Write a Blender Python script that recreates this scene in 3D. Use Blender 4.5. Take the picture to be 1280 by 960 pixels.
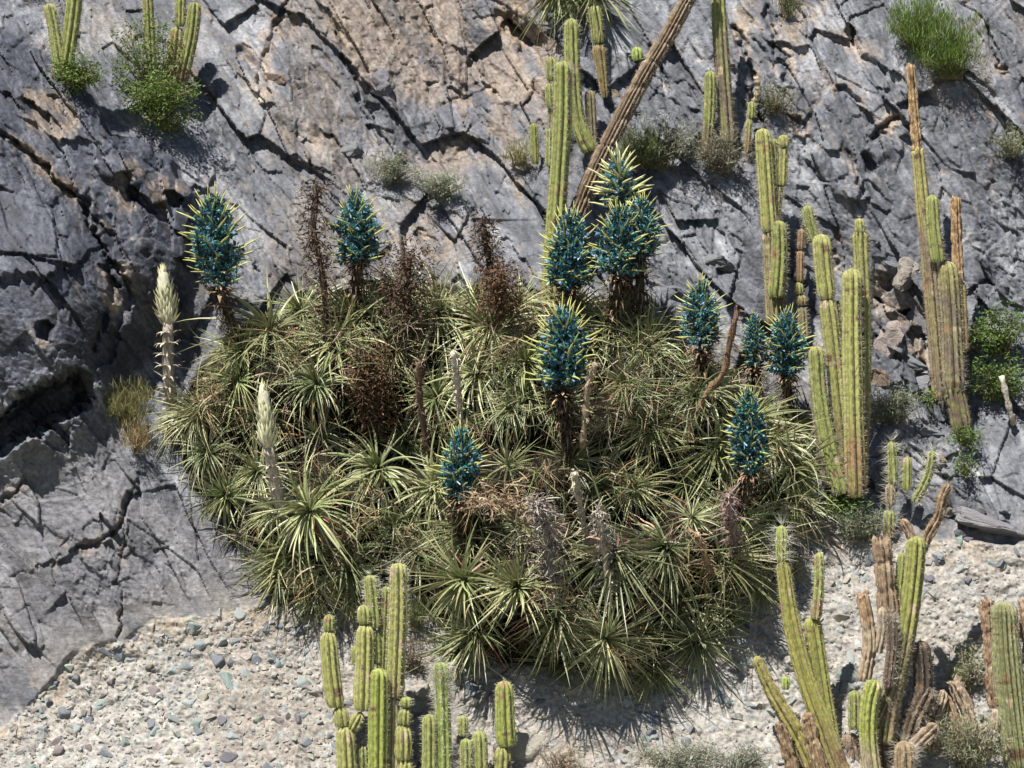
import bpy, math, random
import numpy as np
from mathutils import Vector, Matrix, Quaternion

# ------------------------------------------------------------------ scene, camera, light
for o in list(bpy.data.objects):
    bpy.data.objects.remove(o)
S = bpy.context.scene
COL = S.collection
D = 20.0                     # camera distance to the reference plane (m)
K = 180.0                    # photo pixels per metre on that plane
SUN_EL, SUN_AZ = 60.0, 34.0  # elevation, degrees left of the viewing direction

cam_d = bpy.data.cameras.new('camera')
cam_d.sensor_width = 36.0
cam_d.lens = 36.0 * D / (1280 / K)
cam_d.clip_end = 2000
cam = bpy.data.objects.new('camera', cam_d)
COL.objects.link(cam)
cam.location = (0, -D, 0)
cam.rotation_euler = (math.pi / 2, 0, 0)
S.camera = cam

w = bpy.data.worlds.new('World')
S.world = w
w.use_nodes = True
nt = w.node_tree
sky = nt.nodes.new('ShaderNodeTexSky')
sky.sky_type = 'NISHITA'
sky.sun_disc = False
sky.sun_elevation = math.radians(SUN_EL)
sky.sun_rotation = math.radians(180 + SUN_AZ)
sky.altitude = 1200
sky.air_density = 0.8
sky.dust_density = 0.6
bg = nt.nodes['Background']
bg.inputs['Strength'].default_value = 0.05
nt.links.new(sky.outputs[0], bg.inputs[0])

sun_d = bpy.data.lights.new('sun', 'SUN')
sun_d.energy = 5.0
sun_d.angle = math.radians(0.53)
sun_d.color = (1.0, 0.955, 0.89)
sun = bpy.data.objects.new('sun', sun_d)
COL.objects.link(sun)
e, a = math.radians(SUN_EL), math.radians(SUN_AZ)
ldir = Vector((math.cos(e) * math.sin(a), math.cos(e) * math.cos(a), -math.sin(e)))
sun.rotation_euler = ldir.to_track_quat('-Z', 'Y').to_euler()
sun.location = (-6, -10, 14)

S.view_settings.view_transform = 'Standard'
S.view_settings.look = 'None'
S.view_settings.gamma = 1.0
S.view_settings.use_curve_mapping = False
S.view_settings.exposure = 0.82

rnd = random.Random(7)
rs = np.random.RandomState(11)

# ------------------------------------------------------------------ helpers
def at(u, v, Y):
    k = (D + Y) / D / K
    return Vector(((u - 640) * k, Y, (480 - v) * k))

def px(Y):
    return (D + Y) / D / K

def tag(o, label=None, cat=None, group=None, kind=None):
    if label: o['label'] = label
    if cat: o['category'] = cat
    if group: o['group'] = group
    if kind: o['kind'] = kind
    return o

def empty(name, loc, label, cat, group=None):
    o = bpy.data.objects.new(name, None)
    o.empty_display_size = 0.1
    COL.objects.link(o)
    o.location = loc
    return tag(o, label, cat, group)

def link(name, me, parent=None, loc=None):
    o = bpy.data.objects.new(name, me)
    COL.objects.link(o)
    if parent is not None:
        o.parent = parent
    if loc is not None:
        o.location = loc
    return o

def mesh(name, V, F, mat, C=None, MI=None, smooth=True):
    me = bpy.data.meshes.new(name)
    V = np.asarray(V, dtype=np.float32)
    me.from_pydata([tuple(p) for p in V.tolist()], [], F)
    if C is not None:
        at_ = me.color_attributes.new('Col', 'FLOAT_COLOR', 'POINT')
        c4 = np.ones((len(V), 4), dtype=np.float32)
        c4[:, :3] = C
        at_.data.foreach_set('color', c4.ravel())
    for m in (mat if isinstance(mat, (list, tuple)) else [mat]):
        me.materials.append(m)
    if MI is not None:
        me.polygons.foreach_set('material_index', np.asarray(MI, dtype=np.int32))
    me.polygons.foreach_set('use_smooth', np.full(len(me.polygons), smooth))
    me.update()
    return me

class Buf:
    """collects strips / tubes with vertex colours"""
    def __init__(s):
        s.V, s.F, s.C, s.M = [], [], [], []
    def add(s, vs, fs, c, mi=0):
        n = len(s.V)
        s.V.extend(vs)
        s.F.extend([tuple(i + n for i in f) for f in fs])
        if len(c) == len(vs) and not isinstance(c[0], float):
            s.C.extend(c)
        else:
            s.C.extend([tuple(c)] * len(vs))
        s.M.extend([mi] * len(fs))
    def leaf(s, p, d, side, L, wd, curl, nseg, c0, c1, fold=0.25, down=None, mi=0, base=0.75, twist=0.0):
        """tapered V-section strip from p along d, bending towards `down` by `curl` radians"""
        p = Vector(p); d = Vector(d).normalized()
        side = (Vector(side) - d * Vector(side).dot(d))
        if side.length < 1e-4: side = d.orthogonal()
        side.normalize()
        vs, cs = [], []
        for i in range(nseg + 1):
            t = i / nseg
            ww = wd * (base + (1 - base) * min(1, t * 4)) * (1 - t ** 1.6) + wd * 0.03
            nrm = side.cross(d)
            sd = side if not twist else (Quaternion(d, twist * t) @ side)
            vs.append(p - sd * ww * 0.5 + nrm * ww * fold)
            vs.append(Vector(p))
            vs.append(p + sd * ww * 0.5 + nrm * ww * fold)
            c = tuple(c0[k] + (c1[k] - c0[k]) * t for k in range(3))
            cs += [c, c, c]
            if i < nseg:
                dn = down if down is not None else Vector((0, 0, -1))
                axis = d.cross(dn)
                if axis.length > 1e-4:
                    q = Quaternion(axis.normalized(), curl / nseg)
                    d = q @ d
                    side = q @ side
                p = p + d * (L / nseg)
        fs = []
        for i in range(nseg):
            b = i * 3
            fs += [(b, b + 1, b + 4, b + 3), (b + 1, b + 2, b + 5, b + 4)]
        s.add(vs, fs, cs, mi)
    def tube(s, pts, rads, n, c0, c1=None, mi=0, cap=True):
        c1 = c1 or c0
        pts = [Vector(p) for p in pts]
        vs, fs, cs = [], [], []
        up = Vector((0, -1, 0.01))
        for i, p in enumerate(pts):
            d = (pts[min(i + 1, len(pts) - 1)] - pts[max(i - 1, 0)]).normalized()
            x = up.cross(d)
            if x.length < 1e-3: x = Vector((1, 0, 0))
            x.normalize(); y = d.cross(x)
            t = i / max(1, len(pts) - 1)
            c = tuple(c0[k] + (c1[k] - c0[k]) * t for k in range(3))
            for j in range(n):
                an = 2 * math.pi * j / n
                vs.append(p + (x * math.cos(an) + y * math.sin(an)) * rads[i]); cs.append(c)
        for i in range(len(pts) - 1):
            for j in range(n):
                k = (j + 1) % n
                fs.append((i * n + j, i * n + k, (i + 1) * n + k, (i + 1) * n + j))
        if cap:
            fs.append(tuple(range(n - 1, -1, -1)))
            fs.append(tuple(range((len(pts) - 1) * n, len(pts) * n)))
        s.add(vs, fs, cs, mi)
    def mesh(s, name, mat, smooth=True):
        return mesh(name, np.array([tuple(v) for v in s.V]), s.F, mat, np.array(s.C), s.M, smooth)

def mixc(a, b, t):
    return tuple(a[i] + (b[i] - a[i]) * t for i in range(3))
def jit(c, r=0.15):
    f = 1 + rnd.uniform(-r, r)
    return tuple(max(0.001, x * f * (1 + rnd.uniform(-r, r) * 0.35)) for x in c)

# ------------------------------------------------------------------ noise on arrays
def h2(ix, iy, s):
    n = (ix.astype(np.int64) * 374761393 + iy.astype(np.int64) * 668265263 + s * 974634777) & 0xffffffff
    n = ((n ^ (n >> 13)) * 1274126177) & 0xffffffff
    n = ((n ^ (n >> 16)) * 2246822519) & 0xffffffff
    return ((n ^ (n >> 15)) & 0xffffff) / float(0xffffff)
def vnoise(x, y, s=0):
    ix, iy = np.floor(x), np.floor(y)
    fx, fy = x - ix, y - iy
    fx = fx * fx * fx * (fx * (fx * 6 - 15) + 10); fy = fy * fy * fy * (fy * (fy * 6 - 15) + 10)
    a_, b_ = h2(ix, iy, s), h2(ix + 1, iy, s)
    c_, d_ = h2(ix, iy + 1, s), h2(ix + 1, iy + 1, s)
    return (a_ * (1 - fx) + b_ * fx) * (1 - fy) + (c_ * (1 - fx) + d_ * fx) * fy
def fbm(x, y, s=0, o=5, g=0.5):
    r = np.zeros_like(x); amp = 1.0; tot = 0
    for i in range(o):
        r += amp * (vnoise(x, y, s + i * 17) - 0.5); tot += amp
        x, y = x * 2.03 + 3.1, y * 2.03 + 1.7; amp *= g
    return r / tot * 2
def ridged(x, y, s=0, o=5, g=0.55):
    r = np.zeros_like(x); amp = 1.0; tot = 0
    for i in range(o):
        r += amp * (1 - np.abs(vnoise(x, y, s + i * 17) * 2 - 1)) ** 2; tot += amp
        x, y = x * 2.1 + 3.1, y * 2.1 + 1.7; amp *= g
    return r / tot
def voro(x, y, s):
    """returns F1, F2, cell hash 1..3 and offset vector to the nearest seed"""
    ix, iy = np.floor(x), np.floor(y)
    f1 = np.full(x.shape, 9.0); f2 = np.full(x.shape, 9.0)
    ox = np.zeros_like(x); oy = np.zeros_like(x); cx = np.zeros_like(x); cy = np.zeros_like(x)
    for dx in (-1, 0, 1):
        for dy in (-1, 0, 1):
            jx, jy = ix + dx, iy + dy
            ddx = x - (jx + h2(jx, jy, s)); ddy = y - (jy + h2(jx, jy, s + 5))
            d_ = ddx * ddx + ddy * ddy
            near = d_ < f1
            f2 = np.where(near, f1, np.minimum(f2, d_))
            f1 = np.where(near, d_, f1)
            ox = np.where(near, ddx, ox); oy = np.where(near, ddy, oy)
            cx = np.where(near, jx, cx); cy = np.where(near, jy, cy)
    return np.sqrt(f1), np.sqrt(f2), h2(cx, cy, s + 9), h2(cx, cy, s + 21), h2(cx, cy, s + 33), ox, oy
def sstep(a_, b_, x):
    t = np.clip((x - a_) / (b_ - a_), 0, 1)
    return t * t * (3 - 2 * t)

# distance helpers in photo-pixel space
def seg_dist(u, v, poly, closed=False):
    best = np.full(u.shape, 1e9); sgn = np.ones(u.shape)
    P = list(poly) + ([poly[0]] if closed else [])
    for (x0, y0), (x1, y1) in zip(P[:-1], P[1:]):
        dx, dy = x1 - x0, y1 - y0
        t = np.clip(((u - x0) * dx + (v - y0) * dy) / (dx * dx + dy * dy), 0, 1)
        qx, qy = u - (x0 + t * dx), v - (y0 + t * dy)
        d_ = np.hypot(qx, qy)
        cr = dx * (v - y0) - dy * (u - x0)
        nb = d_ < best
        best = np.where(nb, d_, best); sgn = np.where(nb, np.sign(cr), sgn)
    return best, sgn
def inside(u, v, poly):
    r = np.zeros(u.shape, bool)
    for (x0, y0), (x1, y1) in zip(poly, poly[1:] + poly[:1]):
        c = ((y0 > v) != (y1 > v)) & (u < (x1 - x0) * (v - y0) / (y1 - y0 + 1e-9) + x0)
        r ^= c
    return r
def poly_sd(u, v, poly):
    d_, _ = seg_dist(u, v, poly, True)
    return np.where(inside(u, v, poly), d_, -d_)

# ------------------------------------------------------------------ outlines of the main areas
MOUND = [(232, 500), (225, 560), (240, 610), (285, 655), (345, 700), (390, 735), (450, 735), (520, 738), (560, 790),
         (620, 820), (690, 832), (770, 832), (835, 815), (880, 770), (945, 725), (990, 675), (1015, 620), (1000, 560),
         (965, 510), (925, 470), (870, 445), (820, 405), (760, 375), (690, 372), (610, 362), (540, 352), (470, 352),
         (410, 372), (340, 395), (285, 420), (250, 455)]
GRAVEL = [(-900, 1200), (-900, 1120), (-60, 945), (30, 885), (70, 850), (88, 815), (150, 795), (180, 770), (250, 765), (345, 752),
          (420, 738), (520, 730), (620, 700), (880, 700), (990, 650), (1060, 655), (1090, 660), (1180, 668), (1290, 680), (2300, 690), (2300, 1900), (-900, 1900)]
BROWN = [(400, -40), (425, 60), (470, 150), (480, 205), (560, 218), (640, 205), (690, 150), (650, 60), (700, -40)]
SLAB = [(-400, -100), (0, 30), (62, 72), (108, 112), (150, 165), (205, 190), (250, 240), (230, 330), (215, 420), (160, 470), (120, 480), (105, 452), (70, 455), (30, 480), (-400, 520)]
CAVE = [(-300, 540), (0, 505), (25, 487), (66, 462), (100, 455), (113, 470), (118, 492), (98, 522), (60, 546), (0, 562), (-300, 600)]

ctrl = [  # photo x, photo y, depth (m)
    (-250, -250, 2.9), (300, -250, 3.2), (640, -250, 3.3), (1000, -250, 3.0), (1500, -250, 2.9),
    (60, 20, 2.05), (200, 60, 2.05), (330, 20, 2.3), (480, 20, 2.35), (600, 60, 2.3), (720, 30, 2.15), (850, 20, 2.3), (1000, 20, 2.2), (1150, 20, 2.05), (1270, 20, 2.2),
    (0, 60, 1.25), (60, 150, 1.0), (150, 230, 1.15), (0, 250, .55), (70, 330, .40), (0, 420, .12), (80, 425, .22), (-100, 430, .12), (130, 400, .5), (200, 330, 1.05), (165, 440, .85),
    (300, 180, 1.75), (400, 150, 1.9), (560, 180, 1.9), (560, 260, 1.55), (350, 280, 1.42), (450, 330, 1.2), (600, 330, 1.2), (720, 200, 1.7), (720, 300, 1.35), (850, 200, 1.75), (850, 330, 1.35),
    (950, 150, 1.75), (950, 330, 1.35), (1050, 200, 1.6), (1100, 350, 1.35), (1150, 150, 1.7), (1250, 200, 1.6), (1250, 380, 1.25), (1140, 450, 1.15), (1060, 500, 1.0), (1000, 450, 1.2),
    (1240, 520, .95), (1240, 600, .62), (1150, 600, .78), (1060, 610, .75), (1130, 650, .62), (1250, 665, .5), (1200, 720, .35), (1200, 820, .12), (1200, 960, -.25),
    (1000, 760, .2), (1000, 880, -.1), (1000, 960, -.35), (850, 860, -.05), (850, 960, -.4), (700, 880, -.12), (700, 960, -.42), (560, 830, .02), (560, 960, -.4), (450, 800, .1), (450, 960, -.42),
    (300, 790, .12), (300, 960, -.45), (150, 850, .0), (100, 960, -.4), (0, 960, -.35), (-250, 960, -.4),
    (0, 600, .42), (100, 560, .5), (60, 700, .22), (150, 650, .28), (0, 800, .02), (100, 800, .05), (220, 640, .5), (280, 730, .25), (200, 740, .2),
    (230, 500, .9), (270, 420, 1.05), (350, 500, .95), (500, 500, .9), (700, 500, .85), (900, 550, .8), (400, 680, .45), (600, 700, .4), (800, 700, .42), (950, 680, .5),
    (-250, 300, .5), (-250, 650, .4), (1500, 300, 1.5), (1500, 600, .8), (1500, 960, -.2), (300, 1250, -1.9), (640, 1250, -1.9), (1000, 1250, -1.9), (-250, 1250, -1.9), (1500, 1250, -1.8)]
CP = np.array(ctrl, dtype=float)
def tps_fit():
    P = CP[:, :2] / 300.0
    r = np.linalg.norm(P[:, None] - P[None], axis=2)
    A_ = np.where(r > 0, r * r * np.log(r + 1e-9), 0) + np.eye(len(P)) * 0.02
    B_ = np.c_[np.ones(len(P)), P]
    M_ = np.block([[A_, B_], [B_.T, np.zeros((3, 3))]])
    return np.linalg.solve(M_, np.r_[CP[:, 2], 0, 0, 0])
TW = tps_fit()
def tps(u, v):
    P = CP[:, :2] / 300.0
    x, y = u / 300.0, v / 300.0
    out = TW[-3] + TW[-2] * x + TW[-1] * y
    for i in range(len(P)):
        r2 = (x - P[i, 0]) ** 2 + (y - P[i, 1]) ** 2
        out = out + TW[i] * 0.5 * r2 * np.log(r2 + 1e-12)
    return out

# ------------------------------------------------------------------ cliff height field
uu = np.r_[np.arange(-420, -30, 7.0), np.arange(-30, 1310, 1.55), np.arange(1310, 1700, 7.0)]
vv = np.r_[np.arange(-420, -25, 7.0), np.arange(-25, 985, 1.55), np.arange(985, 1300, 7.0)]
U, Vv = np.meshgrid(uu, vv)
# wobble so that outlines are not straight polygons
wx = fbm(U / 60, Vv / 60, 3, 4); wy = fbm(U / 60, Vv / 60, 4, 4)
UW, VW = U + wx * 16, Vv + wy * 16
def snap(cell, seed, mix_):
    ca_, sa_ = math.cos(.98), math.sin(.98)
    p_, q_ = (UW * ca_ + VW * sa_) / 1.7, -UW * sa_ + VW * ca_
    _, _, _, _, _, ox_, oy_ = voro(p_ / cell, q_ / cell, seed)
    dp, dq = ox_ * cell * 1.7 * mix_, oy_ * cell * mix_
    return UW - (dp * ca_ - dq * sa_), VW - (dp * sa_ + dq * ca_)
US, VS = snap(12, 1201, .62)
US2, VS2 = snap(6, 1301, .7)
cu = np.linspace(-430, 1710, 160); cv = np.linspace(-430, 1310, 130)
CU, CV = np.meshgrid(cu, cv)
cb = tps(CU, CV)
def bil(grid, u, v):
    fx = np.clip((u - cu[0]) / (cu[1] - cu[0]), 0, len(cu) - 1.001); fy = np.clip((v - cv[0]) / (cv[1] - cv[0]), 0, len(cv) - 1.001)
    ix, iy = fx.astype(int), fy.astype(int); tx, ty = fx - ix, fy - iy
    return (grid[iy, ix] * (1 - tx) + grid[iy, ix + 1] * tx) * (1 - ty) + (grid[iy + 1, ix] * (1 - tx) + grid[iy + 1, ix + 1] * tx) * ty
Y = bil(cb, U, Vv)

sd_m = poly_sd(U + wx * 8, Vv + wy * 8, MOUND)
sd_g = poly_sd(UW, VW, GRAVEL)
sd_b = poly_sd(UW, VW, BROWN)
sd_s = poly_sd(US, VS, SLAB)
sd_c = poly_sd(US2, VS2, CAVE)
mg = sstep(-3, 3, sd_g)                       # gravel
mm = sstep(-4, 4, sd_m)                       # planted mound
ms = sstep(-8, 8, sd_s) * (1 - mg)            # dark slab
mb = sstep(-25, 25, sd_b)                     # brown rock
rock = (1 - mg)

Y -= 0.34 * sstep(0, 10, sd_s) * np.exp(-np.maximum(sd_s, 0) / 140) * sstep(470, 250, Vv) * sstep(330, 180, U)     # lip of the big slab
Y += .8 * sstep(0, 22, sd_c)                                                       # hollow under the slab
Y -= 0.16 * np.exp(-np.maximum(-sd_c, 0) / 40) * (1 - sstep(0, 6, sd_c)) * (1 - mg)
Y += 0.0 * sd_g                   # gravel sits back below the rock edge
Y -= (0.46 + .30 * sstep(560, 800, Vv) + .55 * fbm(U / 75, Vv / 75, 931, 2)) * (1 - np.exp(-np.maximum(sd_m, 0) / 45)) * mm                             # mound bulges out

def lip(poly, amp, decay=60, wdt=3):
    """rock on the left-hand side (looking along the line, y down) stands proud"""
    global Y
    d_, s_ = seg_dist(US, VS, poly)
    Y -= .7 * amp * np.exp(-d_ / decay) * sstep(-wdt, wdt, d_ * s_) * rock
seam = np.zeros_like(Y)
def crack(poly, wdt, depth):
    global Y
    d_, s_ = seg_dist(*((US, VS) if wdt > 4.5 else (U + wx * 16 + 3.5 * fbm(U / 7, Vv / 7, 43, 2), Vv + wy * 16 + 3.5 * fbm(U / 7, Vv / 7, 44, 2))), poly)
    wv = wdt * (0.5 + 1.0 * vnoise(U / 23, Vv / 23, 42))
    Y += .5 * depth * np.exp(-(d_ / np.maximum(wv * .75, 0.6)) ** 2) * rock
    seam[:] = np.maximum(seam, np.exp(-((d_ - wv * 1.2) / (wv * 1.1 + 2)) ** 2))
# x, y lines traced over the main fractures
for P_, a_, dc in [
        ([(0, 168), (69, 206), (103, 247), (150, 340)], .10, 45),
        ([(20, 120), (60, 160), (105, 175), (135, 215)], .09, 40),
        ([(420, 30), (445, 90), (465, 150), (480, 170)], .12, 60),
        ([(905, 65), (930, 110), (960, 160)], .10, 35),
        ([(925, 10), (950, 60), (985, 110)], .09, 35),
        ([(1050, 20), (1075, 70), (1095, 80)], .12, 45),
        ([(990, 150), (1010, 200), (1045, 240), (1080, 250)], .07, 50),
        ([(1090, 180), (1100, 210), (1130, 165)], .08, 40),
        ([(160, 235), (185, 268), (215, 248)], .20, 40),
        ([(0, 342), (60, 350), (85, 330)], .12, 60),
        ([(330, 120), (380, 170), (420, 240)], .07, 60),
        ([(1090, 330), (1100, 380), (1120, 440)], .10, 50),
        ([(1230, 60), (1262, 150), (1280, 200)], .07, 50),
        ([(520, 250), (620, 280), (660, 330)], .05, 60),
        ([(150, 330), (160, 385), (140, 430)], .14, 50),
        ([(98, 684), (118, 676), (150, 642), (158, 612)], .07, 60), ([(143, 790), (150, 700), (152, 660)], .04, 70), ([(0, 640), (60, 655), (98, 684)], .04, 60)]:
    lip(P_[::-1], a_, dc)
for P_, w_, dp in [
        ([(0, 170), (69, 208), (103, 249), (150, 340)], 3.5, .16),
        ([(45, 132), (60, 150), (78, 138)], 9, .22),
        ([(158, 232), (185, 265), (214, 246)], 8, .35),
        ([(420, 36), (460, 130), (476, 165), (490, 180)], 6, .25),
        ([(632, 18), (645, 45), (655, 60), (676, 62)], 11, .40),
        ([(640, 30), (660, 55)], 9, .3),
        ([(918, 30), (942, 90), (952, 140)], 4, .2),
        ([(950, 20), (968, 60), (990, 100)], 3, .16),
        ([(965, 0), (990, 20)], 14, .25),
        ([(1058, 45), (1072, 66), (1082, 72)], 6, .2),
        ([(1052, 118), (1068, 138)], 4, .18), ([(1092, 172), (1104, 165), (1122, 152)], 4, .2),
        ([(1090, 195), (1098, 208)], 6, .25), ([(1068, 190), (1085, 240)], 3, .1),
        ([(992, 140), (1004, 168)], 4, .14),
        ([(148, 640), (150, 700), (143, 790)], 1.5, .07), ([(80, 668), (72, 730)], 1.5, .05), ([(98, 684), (118, 676), (150, 642), (158, 612)], 3.5, .12),
        ([(0, 625), (20, 612), (35, 600)], 3, .1),
        ([(60, 420), (85, 392), (78, 372)], 6, .25), ([(112, 430), (128, 400), (140, 330)], 5, .22),
        ([(1108, 335), (1098, 372), (1120, 400)], 6, .25), ([(1133, 392), (1145, 420), (1148, 500)], 10, .42), ([(1160, 400), (1172, 520)], 13, .40),
        ([(1085, 395), (1110, 440)], 5, .2), ([(1233, 20), (1250, 70), (1268, 85)], 3, .12), ([(1040, 300), (1052, 330)], 4, .15),
        ([(820, 60), (835, 120), (860, 150)], 3, .08), ([(700, 100), (680, 130)], 5, .2), ([(665, 130), (672, 100)], 6, .2),
        ([(330, 70), (345, 30), (360, 0)], 3, .14), ([(305, 60), (322, 85), (335, 110)], 5, .2), ([(402, 165), (420, 185)], 6, .2),
        ([(560, 130), (620, 100)], 2.5, .06), ([(640, 225), (660, 245)], 5, .12), ([(520, 300), (545, 315)], 5, .12)]:
    crack(P_, w_, dp)

# fractured rock relief: faceted cells stretched along the bedding, four sizes
X0, Z0 = U / K, Vv / K
X0w = X0 + 0.035 * fbm(X0 / .5, Z0 / .5, 51, 3) + .007 * fbm(X0 / .05, Z0 / .05, 53, 3); Z0w = Z0 + 0.035 * fbm(X0 / .5, Z0 / .5, 52, 3) + .007 * fbm(X0 / .05, Z0 / .05, 54, 3)
ang = math.radians(56) + 0.35 * fbm(X0 / 2.2, Z0 / 2.2, 61, 2) * 1.0
ca, sa = math.cos(math.radians(56)), math.sin(math.radians(56))
al = X0w * ca + Z0w * sa; ac = -X0w * sa + Z0w * ca
relief = np.zeros_like(Y); tint = np.zeros_like(Y); tint2 = np.zeros_like(Y)
smoothf = (1 - 0.5 * ms - 0.4 * sstep(530, 580, Vv) * sstep(460, 400, U)) * (.62 + .55 * sstep(.4, .62, vnoise(X0 / .8, Z0 / .8, 67)))
for (sz, st, off, tilt, sd, fine) in [(.62, 2.2, .030, .13, 101, 0), (.27, 2.4, .012, .19, 201, 0), (.115, 2.4, .008, .26, 301, 1), (.05, 2.2, .006, .30, 401, 1), (.024, 2.0, .0035, .2, 451, 1)]:
    f1, f2, r1, r2, r3, ox, oy = voro(al / sz / st, ac / sz, sd)
    pl = off * (r1 - .5) * 2 + tilt * sz * ((r2 - .5) * 2 * ox * st + (r3 - .5) * 2 * oy)
    groove = 0.22 * off * np.exp(-((f2 - f1) / 0.05) ** 2) * (vnoise(X0 / .2, Z0 / .2, sd + 3) > .45)
    reg = (smoothf if fine else 1.0 - .3 * sstep(530, 580, Vv) * sstep(460, 400, U))
    gate = sstep(.25, .65, vnoise(X0 / .4 + sd, Z0 / .4, sd + 7)) if fine else 1.0
    relief += (pl * (0.35 + 0.65 * gate) + groove) * reg
    tint += (r1 - .5) * (0.5 if fine else .35)
    tint2 += (r2 - .5) * .4
relief += 0.022 * fbm(al / .55, ac / .20, 71, 7, .55)
rg = ridged(al / .30, ac / .11, 75, 5)
relief += 0.022 * rg * smoothf
relief *= (1 + 0.25 * mb)
relief -= 0.03 * ridged(X0w / .13, Z0w / .13, 77, 4) * mb
streak = fbm(al / .16, ac / .020, 511, 5, .62)
relief += .010 * streak * smoothf
Y += relief * rock * (1 - .8 * mm) * (.12 + .88 * sstep(2, 55, -sd_g))
PITS = [(432, 362, 26), (450, 555, 34), (716, 545, 36), (372, 600, 26), (335, 690, 28), (640, 480, 22), (470, 520, 30), (560, 665, 32), (625, 650, 26), (830, 590, 24), (690, 620, 24), (500, 740, 26), (880, 600, 22), (660, 820, 40), (850, 800, 40), (540, 560, 24), (780, 560, 22), (395, 440, 22), (610, 700, 26), (700, 715, 24), (810, 650, 24), (655, 560, 20), (345, 555, 24), (460, 690, 24), (530, 480, 24), (755, 745, 26), (870, 735, 24), (900, 540, 20), (480, 460, 20), (630, 760, 22), (740, 470, 20), (300, 545, 20), (745, 640, 24), (935, 625, 26), (580, 440, 20), (680, 430, 20)]
for (a_, b2, c_) in PITS:
    Y += .55 * np.exp(-((U - a_) ** 2 + (Vv - b2) ** 2) / (c_ * .95) ** 2) * mm

# conglomerate: lumpy fines with half-buried pebbles
gl = .07 * fbm(X0 / .6, Z0 / .6, 81, 5) + .034 * fbm(X0 / .12, Z0 / .09, 83, 5, .6)
f1, f2, r1g, r2g, r3g, ox, oy = voro(X0 / .055, Z0 / .042, 85)
gl -= (.006 * np.clip(1.6 - 1.6 * f1 / (.25 + .35 * r1g), 0, 1) + .008 * (ox * (r1g - .5) + oy * (r3g - .5))) * (r2g > .4)
f1b, f2b, r1h, r2h, r3h, ox, oy = voro(X0 / .022, Z0 / .018, 87)
gl -= .007 * (np.clip(1.5 - 1.5 * f1b / .55, 0, 1) + .9 * (ox * (r1h - .5) + oy * (r3h - .5))) * (r2h > .3)
Y += gl * mg
Y += mm * .04 * fbm(X0 / .1, Z0 / .1, 91, 3)

# ---- colour of the rock itself
def colmix(a_, b_, t):
    return a_ * (1 - t[..., None]) + b_ * t[..., None]
big = fbm(X0 / .9, Z0 / .9, 95, 5); med = fbm(al / .30, ac / .14, 97, 5); fin = fbm(X0 / .035, Z0 / .035, 99, 3)
C = np.empty(U.shape + (3,)); C[:] = (.160, .166, .187)
C = colmix(C, np.array((.275, .278, .292)), sstep(.0, .45, med + .25 * tint))
C = colmix(C, np.array((.088, .091, .105)), sstep(.05, .45, -med + .3 * big - .2 * tint2) * .8)
warm = sstep(.02, .38, .55 * big + .55 * tint2 + .25 * med + .12 * (U > 380) * (U < 720) - .2 * ms - .12 * (U > 800) - .1 * (U < 330))
C = colmix(C, np.array((.215, .178, .148)), warm * .6)
bmask = mb * sstep(-.45, .15, med + .5 * tint + .3 * big)
C = colmix(C, np.array((.255, .200, .158)), bmask * .8)
C = colmix(C, C * np.array((.50, .52, .58)), ms)
C = colmix(C, np.array((.33, .25, .175)), sstep(.62, .8, rg) * sstep(.1, .4, big + tint) * .6)
C = colmix(C, np.array((.33, .25, .18)), seam * sstep(-.1, .35, med + tint) * .75)
C *= (1 + .55 * streak)[..., None]
lower = sstep(-10, 40, poly_sd(UW, VW, [(-400, 530), (60, 550), (130, 520), (180, 580), (260, 640), (350, 720), (350, 760), (150, 790), (60, 860), (-400, 1000)]))
C = colmix(C, np.array((.165, .155, .158)), lower * .6)
dust = sstep(60, 0, -sd_g) * (1 - mg) * sstep(-.3, .4, med + .3)
C = colmix(C, np.array((.27, .235, .20)), dust * .55)
G = np.empty_like(C); G[:] = (.350, .330, .300)
G = colmix(G, np.array((.30, .27, .235)), sstep(0, .5, big))
peb = sstep(.05, .25, 1 - (f1 / (.22 + .3 * r1g)) ** 2) * (r2g > .45)
hue = np.stack([.225 + .14 * (r3g - .5), .255 + .08 * (r3g - .5), .255 - .02 * (r3g - .5)], -1) * (0.7 + .7 * r1g)[..., None]
G = np.where((peb * .8)[..., None] > 0, G * (1 - .45 * peb[..., None]) + hue * .45 * peb[..., None], G)
G *= (1 + .22 * (r1h - .5))[..., None]
tan = sstep(60, 5, sd_g) * sstep(-.2, .3, fin + med)
G = colmix(G, np.array((.31, .24, .165)), tan * .6)
C = C * (1 - mg[..., None]) + G * mg[..., None]
C *= (1 + .30 * fin * (1 - .4 * mg))[..., None]
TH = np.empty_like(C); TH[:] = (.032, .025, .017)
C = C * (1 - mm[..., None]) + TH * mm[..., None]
C *= (.92 - .13 * (1 - mg))[..., None] * (1 + (1 - mg)[..., None] * np.array((-.02, .0, .025)))
C = np.clip(C, .015, .75)

def Yat(u, v):
    i = int(np.clip(np.searchsorted(uu, u), 1, len(uu) - 1)); j = int(np.clip(np.searchsorted(vv, v), 1, len(vv) - 1))
    return float(Y[j, i])
def Ysm(u, v, r=6):
    """nearest (most forward) surface around a place"""
    i0, i1 = np.searchsorted(uu, [u - r, u + r]); j0, j1 = np.searchsorted(vv, [v - r, v + r])
    return float(np.median(Y[j0:j1 + 1, i0:i1 + 1]))
def Ymin(u, v, r=8):
    i0, i1 = np.searchsorted(uu, [u - r, u + r]); j0, j1 = np.searchsorted(vv, [v - r, v + r])
    return float(np.min(Y[j0:j1 + 1, i0:i1 + 1]))

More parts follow.
